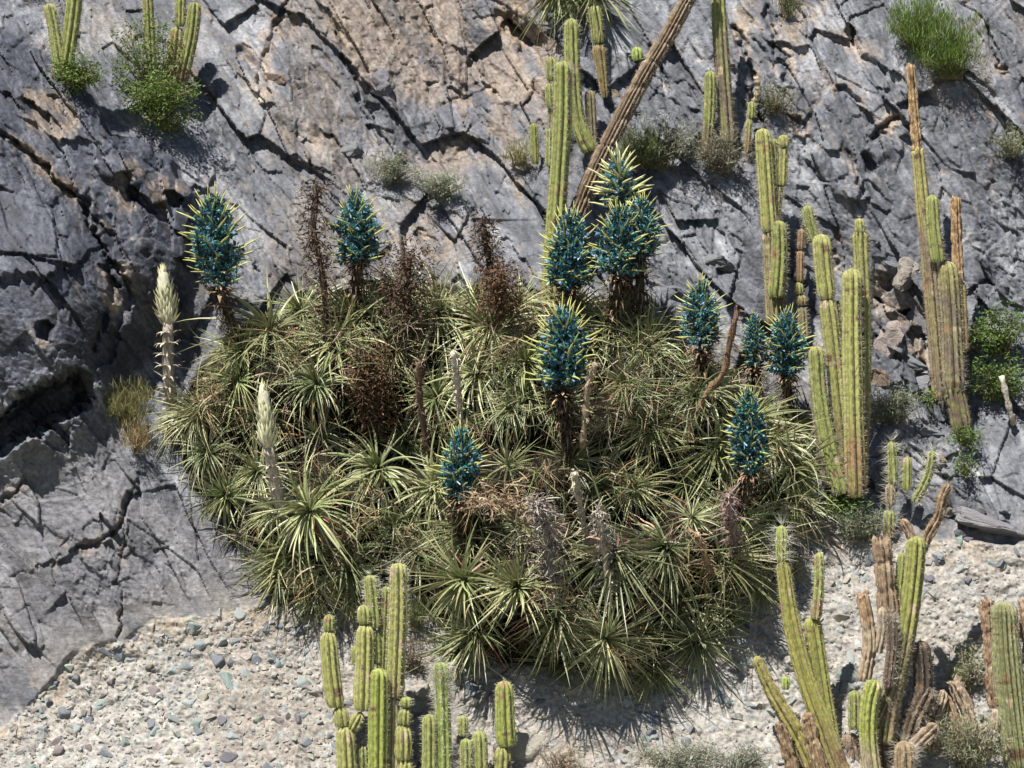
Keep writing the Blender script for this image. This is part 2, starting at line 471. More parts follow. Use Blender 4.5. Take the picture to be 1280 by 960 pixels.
# ------------------------------------------------------------------ materials
def new_mat(name):
    m = bpy.data.materials.new(name)
    m.use_nodes = True
    n = m.node_tree
    return m, n, n.nodes['Principled BSDF'], n.nodes, n.links

def rock_mat(name, rough, b1, b2, spec=.35):
    m, n, p, N, L = new_mat(name)
    ca_ = N.new('ShaderNodeVertexColor'); ca_.layer_name = 'Col'
    tc = N.new('ShaderNodeTexCoord')
    t1 = N.new('ShaderNodeTexNoise'); t1.inputs['Scale'].default_value = 38; t1.inputs['Detail'].default_value = 9; t1.inputs['Roughness'].default_value = .68
    mp = N.new('ShaderNodeMapping'); mp.inputs['Rotation'].default_value = (0, math.radians(56), 0); mp.inputs['Scale'].default_value = (.4, 1, 1.3)
    t2 = N.new('ShaderNodeTexNoise'); t2.inputs['Scale'].default_value = 9; t2.inputs['Detail'].default_value = 8; t2.inputs['Roughness'].default_value = .72
    t3 = N.new('ShaderNodeTexVoronoi'); t3.feature = 'DISTANCE_TO_EDGE'; t3.inputs['Scale'].default_value = 16
    L.new(tc.outputs['Object'], t1.inputs['Vector']); L.new(tc.outputs['Object'], mp.inputs['Vector'])
    L.new(mp.outputs[0], t2.inputs['Vector']); L.new(mp.outputs[0], t3.inputs['Vector'])
    mr = N.new('ShaderNodeMapRange'); mr.inputs[1].default_value = .28; mr.inputs[2].default_value = .72; mr.inputs[3].default_value = .5; mr.inputs[4].default_value = 1.5
    L.new(t1.outputs[0], mr.inputs[0])
    mr2 = N.new('ShaderNodeMapRange'); mr2.inputs[1].default_value = .3; mr2.inputs[2].default_value = .7; mr2.inputs[3].default_value = .8; mr2.inputs[4].default_value = 1.2
    L.new(t2.outputs[0], mr2.inputs[0])
    mu = N.new('ShaderNodeMath'); mu.operation = 'MULTIPLY'; L.new(mr.outputs[0], mu.inputs[0]); L.new(mr2.outputs[0], mu.inputs[1])
    vm = N.new('ShaderNodeVectorMath'); vm.operation = 'SCALE'; L.new(ca_.outputs[0], vm.inputs[0]); L.new(mu.outputs[0], vm.inputs['Scale'])
    L.new(vm.outputs[0], p.inputs['Base Color'])
    p.inputs['Roughness'].default_value = rough
    p.inputs['Specular IOR Level'].default_value = spec
    bu = N.new('ShaderNodeBump'); bu.inputs['Strength'].default_value = b1; bu.inputs['Distance'].default_value = .02
    L.new(t2.outputs[0], bu.inputs['Height'])
    bv = N.new('ShaderNodeBump'); bv.inputs['Strength'].default_value = b2; bv.inputs['Distance'].default_value = .008
    L.new(t1.outputs[0], bv.inputs['Height']); L.new(bu.outputs[0], bv.inputs['Normal'])
    L.new(bv.outputs[0], p.inputs['Normal'])
    return m

M_ROCK = rock_mat('fractured_rock', .58, .75, .6)
M_GRAV = rock_mat('conglomerate', .9, .5, .9, .15)
M_SOIL = rock_mat('thatch_soil', .95, .8, .8, .1)

def veg_mat(name, rough=.5, spec=.4, trans=.0, noise=.25, nscale=30, tintvar=.15, bump=0):
    m, n, p, N, L = new_mat(name)
    ca_ = N.new('ShaderNodeVertexColor'); ca_.layer_name = 'Col'
    tc = N.new('ShaderNodeTexCoord')
    t1 = N.new('ShaderNodeTexNoise'); t1.inputs['Scale'].default_value = nscale; t1.inputs['Detail'].default_value = 5
    L.new(tc.outputs['Object'], t1.inputs['Vector'])
    mr = N.new('ShaderNodeMapRange'); mr.inputs[1].default_value = .3; mr.inputs[2].default_value = .7; mr.inputs[3].default_value = 1 - noise; mr.inputs[4].default_value = 1 + noise
    L.new(t1.outputs[0], mr.inputs[0])
    oi = N.new('ShaderNodeObjectInfo')
    m2 = N.new('ShaderNodeMapRange'); m2.inputs[3].default_value = 1 - tintvar; m2.inputs[4].default_value = 1 + tintvar
    L.new(oi.outputs['Random'], m2.inputs[0])
    mu = N.new('ShaderNodeMath'); mu.operation = 'MULTIPLY'; L.new(mr.outputs[0], mu.inputs[0]); L.new(m2.outputs[0], mu.inputs[1])
    vm = N.new('ShaderNodeVectorMath'); vm.operation = 'SCALE'; L.new(ca_.outputs[0], vm.inputs[0]); L.new(mu.outputs[0], vm.inputs['Scale'])
    L.new(vm.outputs[0], p.inputs['Base Color'])
    p.inputs['Roughness'].default_value = rough
    p.inputs['Specular IOR Level'].default_value = spec
    if bump:
        bu = N.new('ShaderNodeBump'); bu.inputs['Strength'].default_value = bump; bu.inputs['Distance'].default_value = .01
        L.new(t1.outputs[0], bu.inputs['Height']); L.new(bu.outputs[0], p.inputs['Normal'])
    if trans:
        tr = N.new('ShaderNodeBsdfTranslucent'); mx = N.new('ShaderNodeMixShader'); mx.inputs[0].default_value = trans
        L.new(vm.outputs[0], tr.inputs[0]); L.new(p.outputs[0], mx.inputs[1]); L.new(tr.outputs[0], mx.inputs[2])
        L.new(mx.outputs[0], N['Material Output'].inputs[0])
    return m
M_LEAF = veg_mat('rosette_leaf', .36, .5, .05, .2, 12)
M_DEAD = veg_mat('dry_leaf', .8, .2, .03, .3, 25)
M_SHRUB = veg_mat('shrub_leaf', .5, .35, .25, .2, 12)
M_TWIG = veg_mat('twig_bark', .85, .2, 0, .3, 40)
M_CACT = veg_mat('cactus_skin', .65, .25, 0, .30, 38, .08, .35)
M_SPINE = veg_mat('cactus_spine', .6, .3, .2, .1, 40)
M_FLOW = veg_mat('blue_petal', .4, .45, .1, .25, 40, .1)
M_SPIKE = veg_mat('branchlet_tip', .55, .3, .12, .15, 40, .08)
M_STALK = veg_mat('stalk_bark', .8, .2, 0, .35, 40, .15, .5)
M_WOOL = veg_mat('woolly_bract', .85, .15, .1, .15, 40, .05)
M_STONE = rock_mat('stone', .75, .4, .5, .3)
M_DEADC = veg_mat('dead_cactus_wood', .85, .15, 0, .45, 35, .12, .8)

# ------------------------------------------------------------------ setting meshes
XX = (U - 640) * (D + Y) / D / K; ZZ = (480 - Vv) * (D + Y) / D / K
nv, nu = U.shape
allV = np.stack([XX, Y, ZZ], -1).reshape(-1, 3).astype(np.float32)
allC = np.concatenate([C, np.ones(C.shape[:2] + (1,))], -1).reshape(-1, 4).astype(np.float32)
jj, ii = np.meshgrid(np.arange(nv - 1), np.arange(nu - 1), indexing='ij')
q0 = (jj * nu + ii).ravel()
quads = np.stack([q0, q0 + nu, q0 + nu + 1, q0 + 1], 1)
fm = (sd_m[:-1, :-1] > 0).ravel(); fg = (sd_g[:-1, :-1] > 0).ravel() & ~fm
def grid_obj(name, mask, mat):
    qs = quads[mask]
    used, inv = np.unique(qs, return_inverse=True)
    inv = inv.reshape(-1).astype(np.int32)
    me = bpy.data.meshes.new(name)
    me.vertices.add(len(used)); me.vertices.foreach_set('co', allV[used].ravel())
    me.loops.add(len(inv)); me.loops.foreach_set('vertex_index', inv)
    me.polygons.add(len(qs)); me.polygons.foreach_set('loop_start', np.arange(0, len(inv), 4, dtype=np.int32))
    me.update(calc_edges=True)
    a_ = me.color_attributes.new('Col', 'FLOAT_COLOR', 'POINT'); a_.data.foreach_set('color', allC[used].ravel())
    me.polygons.foreach_set('use_smooth', np.ones(len(qs), bool))
    me.materials.append(mat); me.update()
    o = link(name, me)
    return tag(o, kind='structure')
cliff = grid_obj('cliff', ~fm & ~fg, M_ROCK)
bank = grid_obj('gravel_bank', fg, M_GRAV)
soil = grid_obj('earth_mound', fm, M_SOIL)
bm_ = Buf()
gx = [-150, -40, -12, 0, 12, 40, 150]; gy = [-300, -90, -30, -12, -4, 10]
bm_.add([Vector((x, y, -4.35 + .0 * x)) for y in gy for x in gx],
        [(j * 7 + i, j * 7 + i + 1, j * 7 + i + 8, j * 7 + i + 7) for j in range(5) for i in range(6)], (.13, .125, .085))
tag(link('ground', bm_.mesh('ground', M_GRAV)), kind='structure')

# ------------------------------------------------------------------ stones
import bmesh
def stone_mesh(seed, ang=.5, flat=(1, .8, .7), npts=13):
    r = random.Random(seed)
    bm = bmesh.new()
    for _ in range(npts):
        p = Vector((r.gauss(0, 1), r.gauss(0, 1), r.gauss(0, 1))).normalized() * r.uniform(.8, 1.05)
        bm.verts.new((p.x * flat[0], p.y * flat[1], p.z * flat[2]))
    bmesh.ops.convex_hull(bm, input=bm.verts)
    for v_ in [v_ for v_ in bm.verts if not v_.link_faces]:
        bm.verts.remove(v_)
    if ang > 0:
        bmesh.ops.bevel(bm, geom=bm.edges[:], offset=.07 * ang, segments=1, affect='EDGES', clamp_overlap=True)
    bmesh.ops.triangulate(bm, faces=[f for f in bm.faces if len(f.verts) > 4])
    V_ = [tuple(v_.co) for v_ in bm.verts]
    bm.verts.index_update()
    F_ = [tuple(v_.index for v_ in f.verts) for f in bm.faces]
    bm.free()
    return V_, F_
SCOL = [(.31, .35, .36), (.36, .42, .41), (.25, .27, .30), (.20, .19, .22), (.30, .25, .25), (.42, .46, .45), (.46, .43, .36), (.30, .37, .34), (.22, .24, .27), (.52, .48, .40)]
shapes = [stone_mesh(i, .9, (1, .75, rnd.uniform(.55, .9)), 11) for i in range(7)]
stone_me = {}
for i, (V_, F_) in enumerate(shapes):
    for j, c in enumerate(SCOL):
        c = tuple(q * .72 for q in c); stone_me[i, j] = mesh('stone', V_, F_, M_STONE, np.tile(c, (len(V_), 1)), smooth=False)
hand = [(146, 818, 17, 2), (190, 783, 9, 9), (255, 808, 14, 6), (272, 823, 17, 8), (300, 768, 12, 5), (240, 782, 15, 1), (215, 840, 17, 1), (196, 868, 16, 4), (232, 833, 14, 0), (126, 885, 12, 7),
        (285, 850, 20, 7), (235, 880, 13, 5), (247, 915, 14, 2), (290, 922, 13, 1), (222, 953, 14, 9), (374, 786, 15, 8), (290, 830, 9, 3), (348, 905, 11, 4), (170, 800, 10, 3), (155, 800, 10, 0),
        (318, 826, 14, 2), (72, 940, 12, 4), (130, 943, 13, 2), (80, 895, 12, 2), (52, 912, 10, 0), (110, 900, 10, 8), (375, 895, 11, 1), (380, 930, 12, 2), (60, 880, 8, 3), (90, 858, 9, 0),
        (927, 808, 15, 5), (925, 834, 14, 5), (972, 815, 14, 1), (938, 883, 10, 0), (900, 875, 10, 8), (850, 880, 12, 4), (900, 860, 18, 5), (1065, 822, 16, 5), (1060, 845, 17, 1), (1062, 862, 18, 0),
        (1150, 842, 20, 5), (1197, 815, 7, 3), (1240, 705, 13, 1), (1178, 703, 9, 2), (1158, 726, 8, 2), (1210, 675, 9, 3), (1105, 760, 10, 6), (1050, 770, 12, 6), (805, 900, 16, 2), (835, 893, 10, 6),
        (655, 935, 30, 6), (590, 860, 22, 8), (575, 850, 15, 6), (610, 875, 14, 4), (560, 870, 14, 6), (590, 880, 12, 6), (640, 885, 12, 6), (560, 800, 12, 8), (530, 865, 14, 6), (610, 905, 13, 9), (680, 900, 11, 6)]
cand = []
while len(cand) < 1600:
    u_, v_ = rnd.uniform(-20, 1300), rnd.uniform(660, 985)
    jx, jy = np.searchsorted(uu, u_), np.searchsorted(vv, v_)
    if sd_g[jy, jx] > 3 and sd_m[jy, jx] < -6:
        s_ = min(12, 2.6 * (1 - rnd.random()) ** -.6)
        if u_ < 420 and rnd.random() < .5: s_ *= 1.25
        cand.append((u_, v_, s_, rnd.randrange(10)))
cand.sort(key=lambda t: -t[2])
def stone_mx(u_, v_, s_):
    y_ = Ysm(u_, v_, 2)
    p_ = at(u_, v_, y_)
    sc = s_ * px(y_)
    return Matrix.LocRotScale(p_ + Vector((0, .28 * sc, 0)), Quaternion((rnd.gauss(0, .3) + 1, rnd.gauss(0, .35), rnd.gauss(0, .35), rnd.gauss(0, .35))).normalized(), Vector((sc, sc * .9, sc)))
big_st = hand + cand[:300 - len(hand)]
for (u_, v_, s_, ci) in big_st:
    if (u_, v_, s_, ci) in hand: s_ *= 1.2
    o = link('stone', stone_me[rnd.randrange(7), ci], bank)
    o.matrix_local = stone_mx(u_, v_, s_)
b_ = Buf()
sm_sh = [stone_mesh(50 + i, 0, (1, .8, .75), 8) for i in range(6)]
for (u_, v_, s_, ci) in cand[300 - len(hand):]:
    for q in range(5 if u_ < 440 else 2):
        uq, vq = u_ + rnd.gauss(0, 18), v_ + rnd.gauss(0, 14)
        jx, jy = min(len(uu) - 1, np.searchsorted(uu, uq)), min(len(vv) - 1, np.searchsorted(vv, vq))
        if sd_g[jy, jx] < 3 or sd_m[jy, jx] > -6: continue
        V_, F_ = sm_sh[rnd.randrange(6)]
        mx_ = stone_mx(uq, vq, s_ * rnd.choice((.35, .5, .6, .8, 1.1, 1.5)))
        c = mixc(tuple(q_ * .72 for q_ in SCOL[rnd.randrange(10)]), (.31, .28, .24), rnd.uniform(.2, .95))
        b_.add([mx_ @ Vector(p) for p in V_], F_, c)
tag(link('pebbles', b_.mesh('pebbles', M_STONE, False), bank), kind='stuff')

# loose blocks wedged on the cliff
RC = {'g': (.19, .195, .21), 'b': (.26, .20, .15), 'd': (.12, .122, .135), 'p': (.28, .25, .215)}
for i, (u_, v_, a_, b2, ck, rz) in enumerate([
        (345, 97, 17, 14, 'b', .2), (478, 105, 20, 24, 'g', -.4), (652, 208, 18, 12, 'p', .2), (1130, 345, 24, 30, 'p', .5), (1108, 430, 30, 34, 'p', .2), (1150, 402, 30, 18, 'g', .5), (1098, 470, 20, 14, 'b', .4), (1080, 460, 14, 12, 'p', 0),
        (1150, 478, 34, 24, 'g', .2), (1140, 455, 26, 10, 'g', .45), (1110, 330, 16, 14, 'g', .6), (1180, 452, 9, 22, 'b', .1), (1240, 655, 62, 17, 'g', .28), (1205, 666, 24, 9, 'd', -.25), (1165, 540, 20, 12, 'g', .2),
        (1110, 540, 26, 50, 'g', .6), (1178, 575, 10, 8, 'b', 0), (1205, 632, 12, 10, 'g', .4), (1188, 640, 14, 9, 'p', 0), (1225, 640, 9, 7, 'd', .4), (1255, 638, 8, 6, 'g', 0), (770, 120, 11, 9, 'b', .1), (1085, 300, 22, 16, 'g', .7), (440, 185, 22, 14, 'g', -.2), (500, 195, 10, 8, 'p', 0),
        (1000, 345, 18, 12, 'g', .5), (900, 330, 26, 14, 'g', .5), (840, 365, 24, 16, 'g', .3), (960, 215, 9, 14, 'p', .5), (1030, 300, 11, 16, 'g', .6)]):
    V_, F_ = stone_mesh(200 + i, 1.0, (1, .8, 1), 10)
    bm = bmesh.new()
    vl = [bm.verts.new(q) for q in V_]
    for f in F_: bm.faces.new([vl[k] for k in f])
    bmesh.ops.triangulate(bm, faces=bm.faces[:])
    for _ in range(2): bmesh.ops.subdivide_edges(bm, edges=bm.edges[:], cuts=1, use_grid_fill=True)
    bm.verts.index_update()
    V_ = np.array([tuple(q.co) for q in bm.verts]); F_ = [tuple(q.index for q in f.verts) for f in bm.faces]; bm.free()
    for k_, (sc_, am_) in enumerate(((2.2, .22), (5, .10), (11, .05))):
        for ax_ in range(3):
            V_[:, ax_] += am_ * (vnoise(V_[:, 0] * sc_ + V_[:, 1] * 1.7 * sc_ + 9 * i, V_[:, 2] * sc_ + ax_ * 31., 600 + k_ + i) - .5)
    o = link('rock', mesh('rock', V_, F_, M_ROCK, np.tile(jit(RC[ck], .12), (len(V_), 1)), smooth=False), cliff)
    y_ = Ysm(u_, v_, 10)
    o.matrix_local = Matrix.LocRotScale(at(u_, v_, y_ - .02), Quaternion((0, 1, 0), rz), Vector((a_, (a_ + b2) * .42, b2)) * px(y_))

# ------------------------------------------------------------------ cacti
GREEN = (.25, .272, .09); PALE = (.30, .335, .095); BRN = (.24, .165, .095); GREY = (.20, .165, .12); WOOD = (.27, .175, .10)
def spline(pts, n):
    P = [Vector(p) for p in pts]
    if len(P) == 2:
        return [P[0].lerp(P[1], i / n) for i in range(n + 1)]
    P = [P[0] * 2 - P[1]] + P + [P[-1] * 2 - P[-2]]
    out = []; m_ = len(P) - 3
    for i in range(n + 1):
        t = i / n * m_; k = min(int(t), m_ - 1); f = t - k
        a_, b2, c_, d_ = P[k:k + 4]
        out.append(.5 * ((2 * b2) + (c_ - a_) * f + (2 * a_ - 5 * b2 + 4 * c_ - d_) * f * f + (3 * b2 - a_ - 3 * c_ + d_) * f ** 3))
    return out
def column(parent, pts, wid, Yc, top=GREEN, base=None, bf=0.0, ribs=None, spine=.03, white=.5, dead=0.0, taper=(.92, 1.0), hair=1.0, fore=0.0, blunt=False):
    """pts from top to bottom in photo pixels; wid = width in photo pixels"""
    if spine > 0: spine = max(spine, .018)
    hair *= 1.25
    R = wid * .5 * px(Yc)
    P = [at(p[0], p[1], Yc + fore + (p[2] if len(p) > 2 else 0)) for p in pts][::-1]     # bottom first
    if dead > .3:
        P = [p_ if k_ in (0, len(P) - 1) else p_ + Vector((rnd.gauss(0, R * .3), 0, 0)) for k_, p_ in enumerate(P)]
        top = mixc(tuple(min(.6, q * 1.15) for q in top), (.25, .21, .17), .4)
    L = sum((P[i + 1] - P[i]).length for i in range(len(P) - 1))
    n = max(8, int(L / .017)); C_ = spline(P, n)
    ribs = ribs or max(7, min(11, int(6 + R * 50)))
    per = 8; nr = ribs * per
    ph = rnd.random() * 6
    vs, cs, spb = [], [], Buf()
    up = Vector((0, -1, .02))
    dome = min(1.15 * R, L * .45)
    acc = 0.0; org = C_[0]
    base = base or BRN
    s0 = rnd.random() * 100
    scars = [(rnd.random(), rnd.uniform(0, 6.28), rnd.uniform(.2, .7), rnd.uniform(.008, .035), rnd.choice(((.30, .20, .11), (.16, .10, .06), (.42, .34, .22)))) for _ in range(int(L * rnd.uniform(5, 16)))]
    for i, p in enumerate(C_):
        d = (C_[min(i + 1, n)] - C_[max(i - 1, 0)]).normalized()
        t = i / n; dist_top = (1 - t) * L
        r = R * (taper[1] + (taper[0] - taper[1]) * t) * (1 + .03 * math.sin(t * L * 9 + ph))
        if not blunt and dist_top < dome:
            r *= math.sqrt(max(0.0, 1 - (1 - dist_top / dome) ** 2)) * .98 + .02
        dist_b = t * L
        if dist_b < R * .7: r *= .72 + .28 * (dist_b / (R * .7)) ** .6
        x = up.cross(d).normalized(); y = d.cross(x)
        for j in range(nr):
            an = 2 * math.pi * j / nr
            c_ = .5 + .5 * math.cos(an * ribs)
            rr = r * (1.03 - .40 * (1 - c_ ** .5))
            w_ = math.sin((t * L) / .022 * 2 * math.pi)
            rr *= 1 + .022 * c_ * w_
            if dead:
                rr *= 1 + dead * (.22 * math.sin(an * 3 + t * L * 14 + s0) * math.sin(t * L * 23 + s0 * 2) + rnd.uniform(-.13, .13))
            jag = Vector((0, 0, 0))
            if blunt and dist_top < R * 1.2:
                jag = d * (R * .65 * (math.sin(an * 2 + s0) * .5 + math.sin(an * 5 + s0 * 3) * .35 + rnd.uniform(-.2, .2)) * (1 - dist_top / (R * 1.2)))
            if dead > .2:
                br_ = math.sin(t * L * 31 + s0 + .6 * math.sin(an * 2)) 
                if br_ > .93: rr *= .80
            vs.append(p + jag + (x * math.cos(an) + y * math.sin(an)) * rr - org)
            bm2 = min(1, max(0, (bf - t) / .16 + .5)) if bf > 0 else 0
            bm2 *= .75 + .25 * math.sin(an * 2.3 + t * 17 + s0)
            g = jit(mixc(top, base, bm2), .10)
            for (st_, sa_, sw_, sl_, sc_) in scars:
                if abs(t - st_) * L < sl_ and abs((an - sa_ + math.pi) % (2 * math.pi) - math.pi) < sw_: g = jit(sc_, .2)
            are = c_ ** 6 * max(0, w_) ** 2
            g = mixc(g, (.15, .118, .068), min(1, .8 * c_ ** 4 * max(0, w_)))
            if dead and rnd.random() < .4 * dead: g = mixc(g, (.44, .36, .26) if math.sin(an * 3 + t * 23 + s0) > 0 else (.09, .055, .035), .6)
            if rnd.random() < .012: g = (.10, .07, .045)
            cs.append(g)
    fs = []
    for i in range(n):
        for j in range(nr):
            k = (j + 1) % nr
            fs.append((i * nr + j, i * nr + k, (i + 1) * nr + k, (i + 1) * nr + j))
    vs.append(C_[-1] - org + (C_[-1] - C_[-2]) * (.3 if not blunt else .0)); cs.append(top if not blunt else (.13, .09, .06))
    for j in range(nr): fs.append((n * nr + j, n * nr + (j + 1) % nr, len(vs) - 1))
    o = link('column' if not dead else 'dead_column', mesh('column', np.array([tuple(q) for q in vs]), fs, M_DEADC if dead > .5 else M_CACT, np.array(cs)), parent)
    o.location = org - parent.location
    # spines
    if spine > 0:
        step = .022
        z = .02
        SC = mixc((.30, .25, .17), (.72, .70, .62), white)
        while z < L:
            i = min(n, int(z / L * n))
            for rb in range(ribs):
                j = rb * per
                p = vs[i * nr + j]; ax = (C_[i] - org)
                out = (p - ax)
                if out.length < 1e-5: continue
                out.normalize()
                if out.y > .45: continue
                near_top = 1.25 if (L - z) < .1 else 1.0
                for q in range(int(4 * hair + rnd.random())):
                    dv = (out + Vector((rnd.gauss(0, .55), rnd.gauss(0, .55), rnd.gauss(0.08, .55)))).normalized()
                    ln = spine * rnd.uniform(.5, 1.3) * near_top
                    sd_ = dv.cross(Vector((rnd.gauss(0, 1), rnd.gauss(0, 1), rnd.gauss(0, 1)))).normalized() * .0011
                    spb.add([p - sd_, p + sd_, p + dv * ln], [(0, 1, 2)], jit(SC, .2))
            z += step
        tipn = int(26 * hair)
        for q in range(tipn if not blunt else 0):
            p = C_[-1] - org
            dv = Vector((rnd.gauss(0, .6), rnd.gauss(0, .6), 1)).normalized(); sd_ = dv.orthogonal().normalized() * .0011
            spb.add([p - sd_, p + sd_, p + dv * spine * rnd.uniform(.7, 1.5)], [(0, 1, 2)], jit(SC, .2))
        if spb.V:
            so = link('spines', spb.mesh('spines', M_SPINE, False), o)
            tag(so, kind='stuff')
    return o
def cactus(name, u_, v_, dy, label, cols, group='ribbed columnar cacti on the slope', Yc=None):
    y_ = (Ymin(u_, v_, 6) if Yc is None else Yc) + dy
    e_ = empty(name, at(u_, v_, y_), label, 'cactus', group)
    for c in cols:
        c = dict(c); p_ = c.pop('p'); w_ = c.pop('w')
        column(e_, p_, w_, y_, **c)
    return e_
def P(p, w, **k):
    k['p'] = p; k['w'] = w
    return k
YG = (.315, .315, .112)
cactus('columnar_cactus', 80, 92, -.02, 'pair of green cactus columns behind the dark slab, one very woolly at its foot', [
    P([(61, 4), (68, 40), (76, 95)], 16, spine=.05, white=.8, hair=1.2), P([(97, -60), (92, 10), (80, 95)], 20, spine=.035, white=.3)])
cactus('columnar_cactus', 215, 110, -.05, 'group of green cactus columns rising out of the bright leafy shrub', [
    P([(183, -50), (186, 30), (191, 110)], 14, fore=.03, bf=.3, base=(.36, .36, .22)), P([(226, -30), (225, 33)], 14, fore=-.02), P([(222, 33), (218, 70), (213, 115)], 19, bf=.9, base=(.30, .23, .12)), P([(244, 2), (238, 50), (222, 120)], 18, fore=-.05, bf=.25)])
cactus('columnar_cactus', 700, 205, -.06, 'slender green cactus clump beside the leaning brown trunk', [
    P([(714, 22), (716, 90), (722, 150), (738, 190)], 20, fore=-.02), P([(689, 70), (690, 101)], 15, fore=.02, spine=.04), P([(687, 103), (689, 135)], 14, fore=.02), P([(690, 128), (689, 205)], 11, bf=.8, base=GREY, fore=.04),
    P([(667, 153), (669, 205)], 11, spine=.02), P([(687, 160), (686, 208)], 10, fore=-.03, spine=.02), P([(737, 112), (741, 190)], 14, bf=1.2, base=GREY, fore=.06, spine=.02)])
cactus('columnar_cactus', 690, 385, -.02, 'tall green cactus column rising from the top edge of the mound', [
    P([(704, 76), (703, 150), (697, 250), (687, 390)], 25, spine=.032, white=.6, bf=.12, base=(.25, .2, .08))], Yc=Ymin(692, 352, 8) - .02)
cactus('columnar_cactus', 752, 120, -.05, 'short hanging cactus with a green tip and brown lower half', [
    P([(742, 6), (746, 30), (748, 54)], 17, spine=.02), P([(748, 55), (752, 85), (756, 122)], 18, bf=1.5, base=(.26, .18, .09), spine=.015, taper=(1, .55))])
cactus('columnar_cactus', 905, 170, -.08, 'thick cactus column greying at the foot with a green shoot in front', [
    P([(895, -70), (900, 40), (910, 180)], 18, bf=.5, base=(.17, .135, .105), spine=.03, white=.2, hair=1.3, taper=(.9, 1.15)), P([(888, 88), (887, 140), (882, 200)], 15, bf=.35, base=(.13, .09, .06), fore=-.06)])
cactus('columnar_cactus', 936, 185, -.03, 'stubby jointed little cactus with a twig at its tip', [
    P([(940, 126), (939, 148)], 11, spine=.015), P([(937, 148), (934, 190)], 9, bf=.6, spine=.015)])
cactus('columnar_cactus', 965, 395, -.05, 'yellow-green cactus with side arms and two small dark holes', [
    P([(953, 160), (957, 220), (962, 290)], 21, top=YG), P([(960, 288), (963, 340), (966, 405)], 17, bf=1.2, base=(.25, .21, .12), spine=.02, fore=.01), P([(967, 172), (969, 232)], 12, top=YG, fore=.05), P([(980, 182), (978, 232)], 12, top=YG, fore=.04), P([(979, 168), (980, 184)], 14, top=YG, fore=.03), P([(974, 232), (970, 290)], 11, bf=.9, base=(.28, .24, .13), fore=.05),
    P([(973, 275), (974, 320), (970, 372)], 22, fore=-.03), P([(978, 345), (977, 385)], 10, fore=.03, bf=.5)])
cactus('columnar_cactus', 1003, 420, -.03, 'thin segmented brown cactus with a spiny green top joint', [
    P([(1008, 256), (1012, 278), (1019, 302)], 15, spine=.04, white=.8), P([(1002, 285), (1001, 312)], 10, top=BRN, bf=1.5, spine=.01), P([(1001, 312), (1000, 352)], 11, top=WOOD, bf=1.5, base=WOOD, spine=.01), P([(998, 352), (999, 368)], 13, spine=.01), P([(1002, 368), (1002, 382)], 15, bf=.8, spine=.01), P([(1003, 382), (1005, 425)], 14, bf=1.5, base=GREY, spine=.02)])
cactus('columnar_cactus', 1065, 618, -.12, 'largest cluster of tall yellow-green cactus columns at the mound edge', [
    P([(1026, 292), (1029, 330), (1034, 374)], 24, top=YG, fore=.02), P([(1034, 372), (1042, 440), (1049, 510), (1058, 600)], 24, top=YG, fore=.02, bf=.3, base=(.24, .19, .09)), P([(1020, 432), (1024, 490), (1036, 560), (1052, 618)], 21, fore=-.05, white=.7, spine=.035), P([(1015, 470), (1024, 560), (1034, 610)], 10, top=GREY, fore=.04, white=.3),
    P([(1074, 272), (1075, 292)], 13, top=YG, fore=.03), P([(1075, 288), (1078, 360), (1079, 450), (1074, 615)], 21, top=YG, fore=.05, bf=.25), P([(1065, 335), (1065, 420), (1067, 520), (1070, 622)], 26, top=YG, fore=-.06, bf=.27, base=(.23, .155, .075)), P([(1051, 374), (1052, 430), (1056, 560)], 12, fore=.08)])
cactus('columnar_cactus', 1195, 530, -.10, 'tall cactus with dead brown peeling tip and stout grey trunk', [
    P([(1138, 82), (1142, 150), (1147, 190)], 13, top=(.40, .27, .13), bf=1.5, base=(.36, .24, .12), dead=.6, spine=0, blunt=True, fore=.06), P([(1147, 188), (1154, 260), (1163, 350), (1176, 500)], 20, top=(.34, .31, .12), bf=.6, base=(.22, .17, .12), spine=.02, fore=.06, taper=(.8, 1.05), blunt=True),
    P([(1165, 243), (1167, 285), (1173, 328)], 18, fore=-.02), P([(1194, 248), (1197, 300), (1199, 352)], 14, top=(.33, .21, .12), bf=1.5, base=(.3, .19, .09), dead=.6, spine=0, blunt=True), P([(1200, 350), (1202, 400), (1203, 440)], 16, top=(.33, .27, .10), bf=.6, base=(.26, .18, .10), fore=.02, spine=.015),
    P([(1184, 326), (1189, 400), (1193, 490)], 28, top=(.30, .28, .12), bf=.75, base=(.205, .165, .125), spine=.035, white=.4, hair=1.4), P([(1191, 478), (1197, 505), (1203, 540)], 25, bf=1.5, base=(.16, .12, .09), spine=.02, white=.1, taper=(.9, 1))])
cactus('columnar_cactus', 1130, 650, -.10, 'small spiny cactus trio with long white spines on the ledge', [
    P([(1114, 551), (1116, 580), (1116, 605)], 13, spine=.065, white=.9, hair=1.1), P([(1134, 570), (1133, 613)], 13, spine=.02, white=.6), P([(1166, 562), (1160, 595), (1143, 628)], 12, spine=.075, white=.9, hair=1.2), P([(1113, 603), (1113, 632)], 14, top=(.3, .25, .16), spine=.055, white=.9), P([(1112, 636), (1111, 672)], 16, bf=.4, spine=.07, white=.8, hair=1.2)])
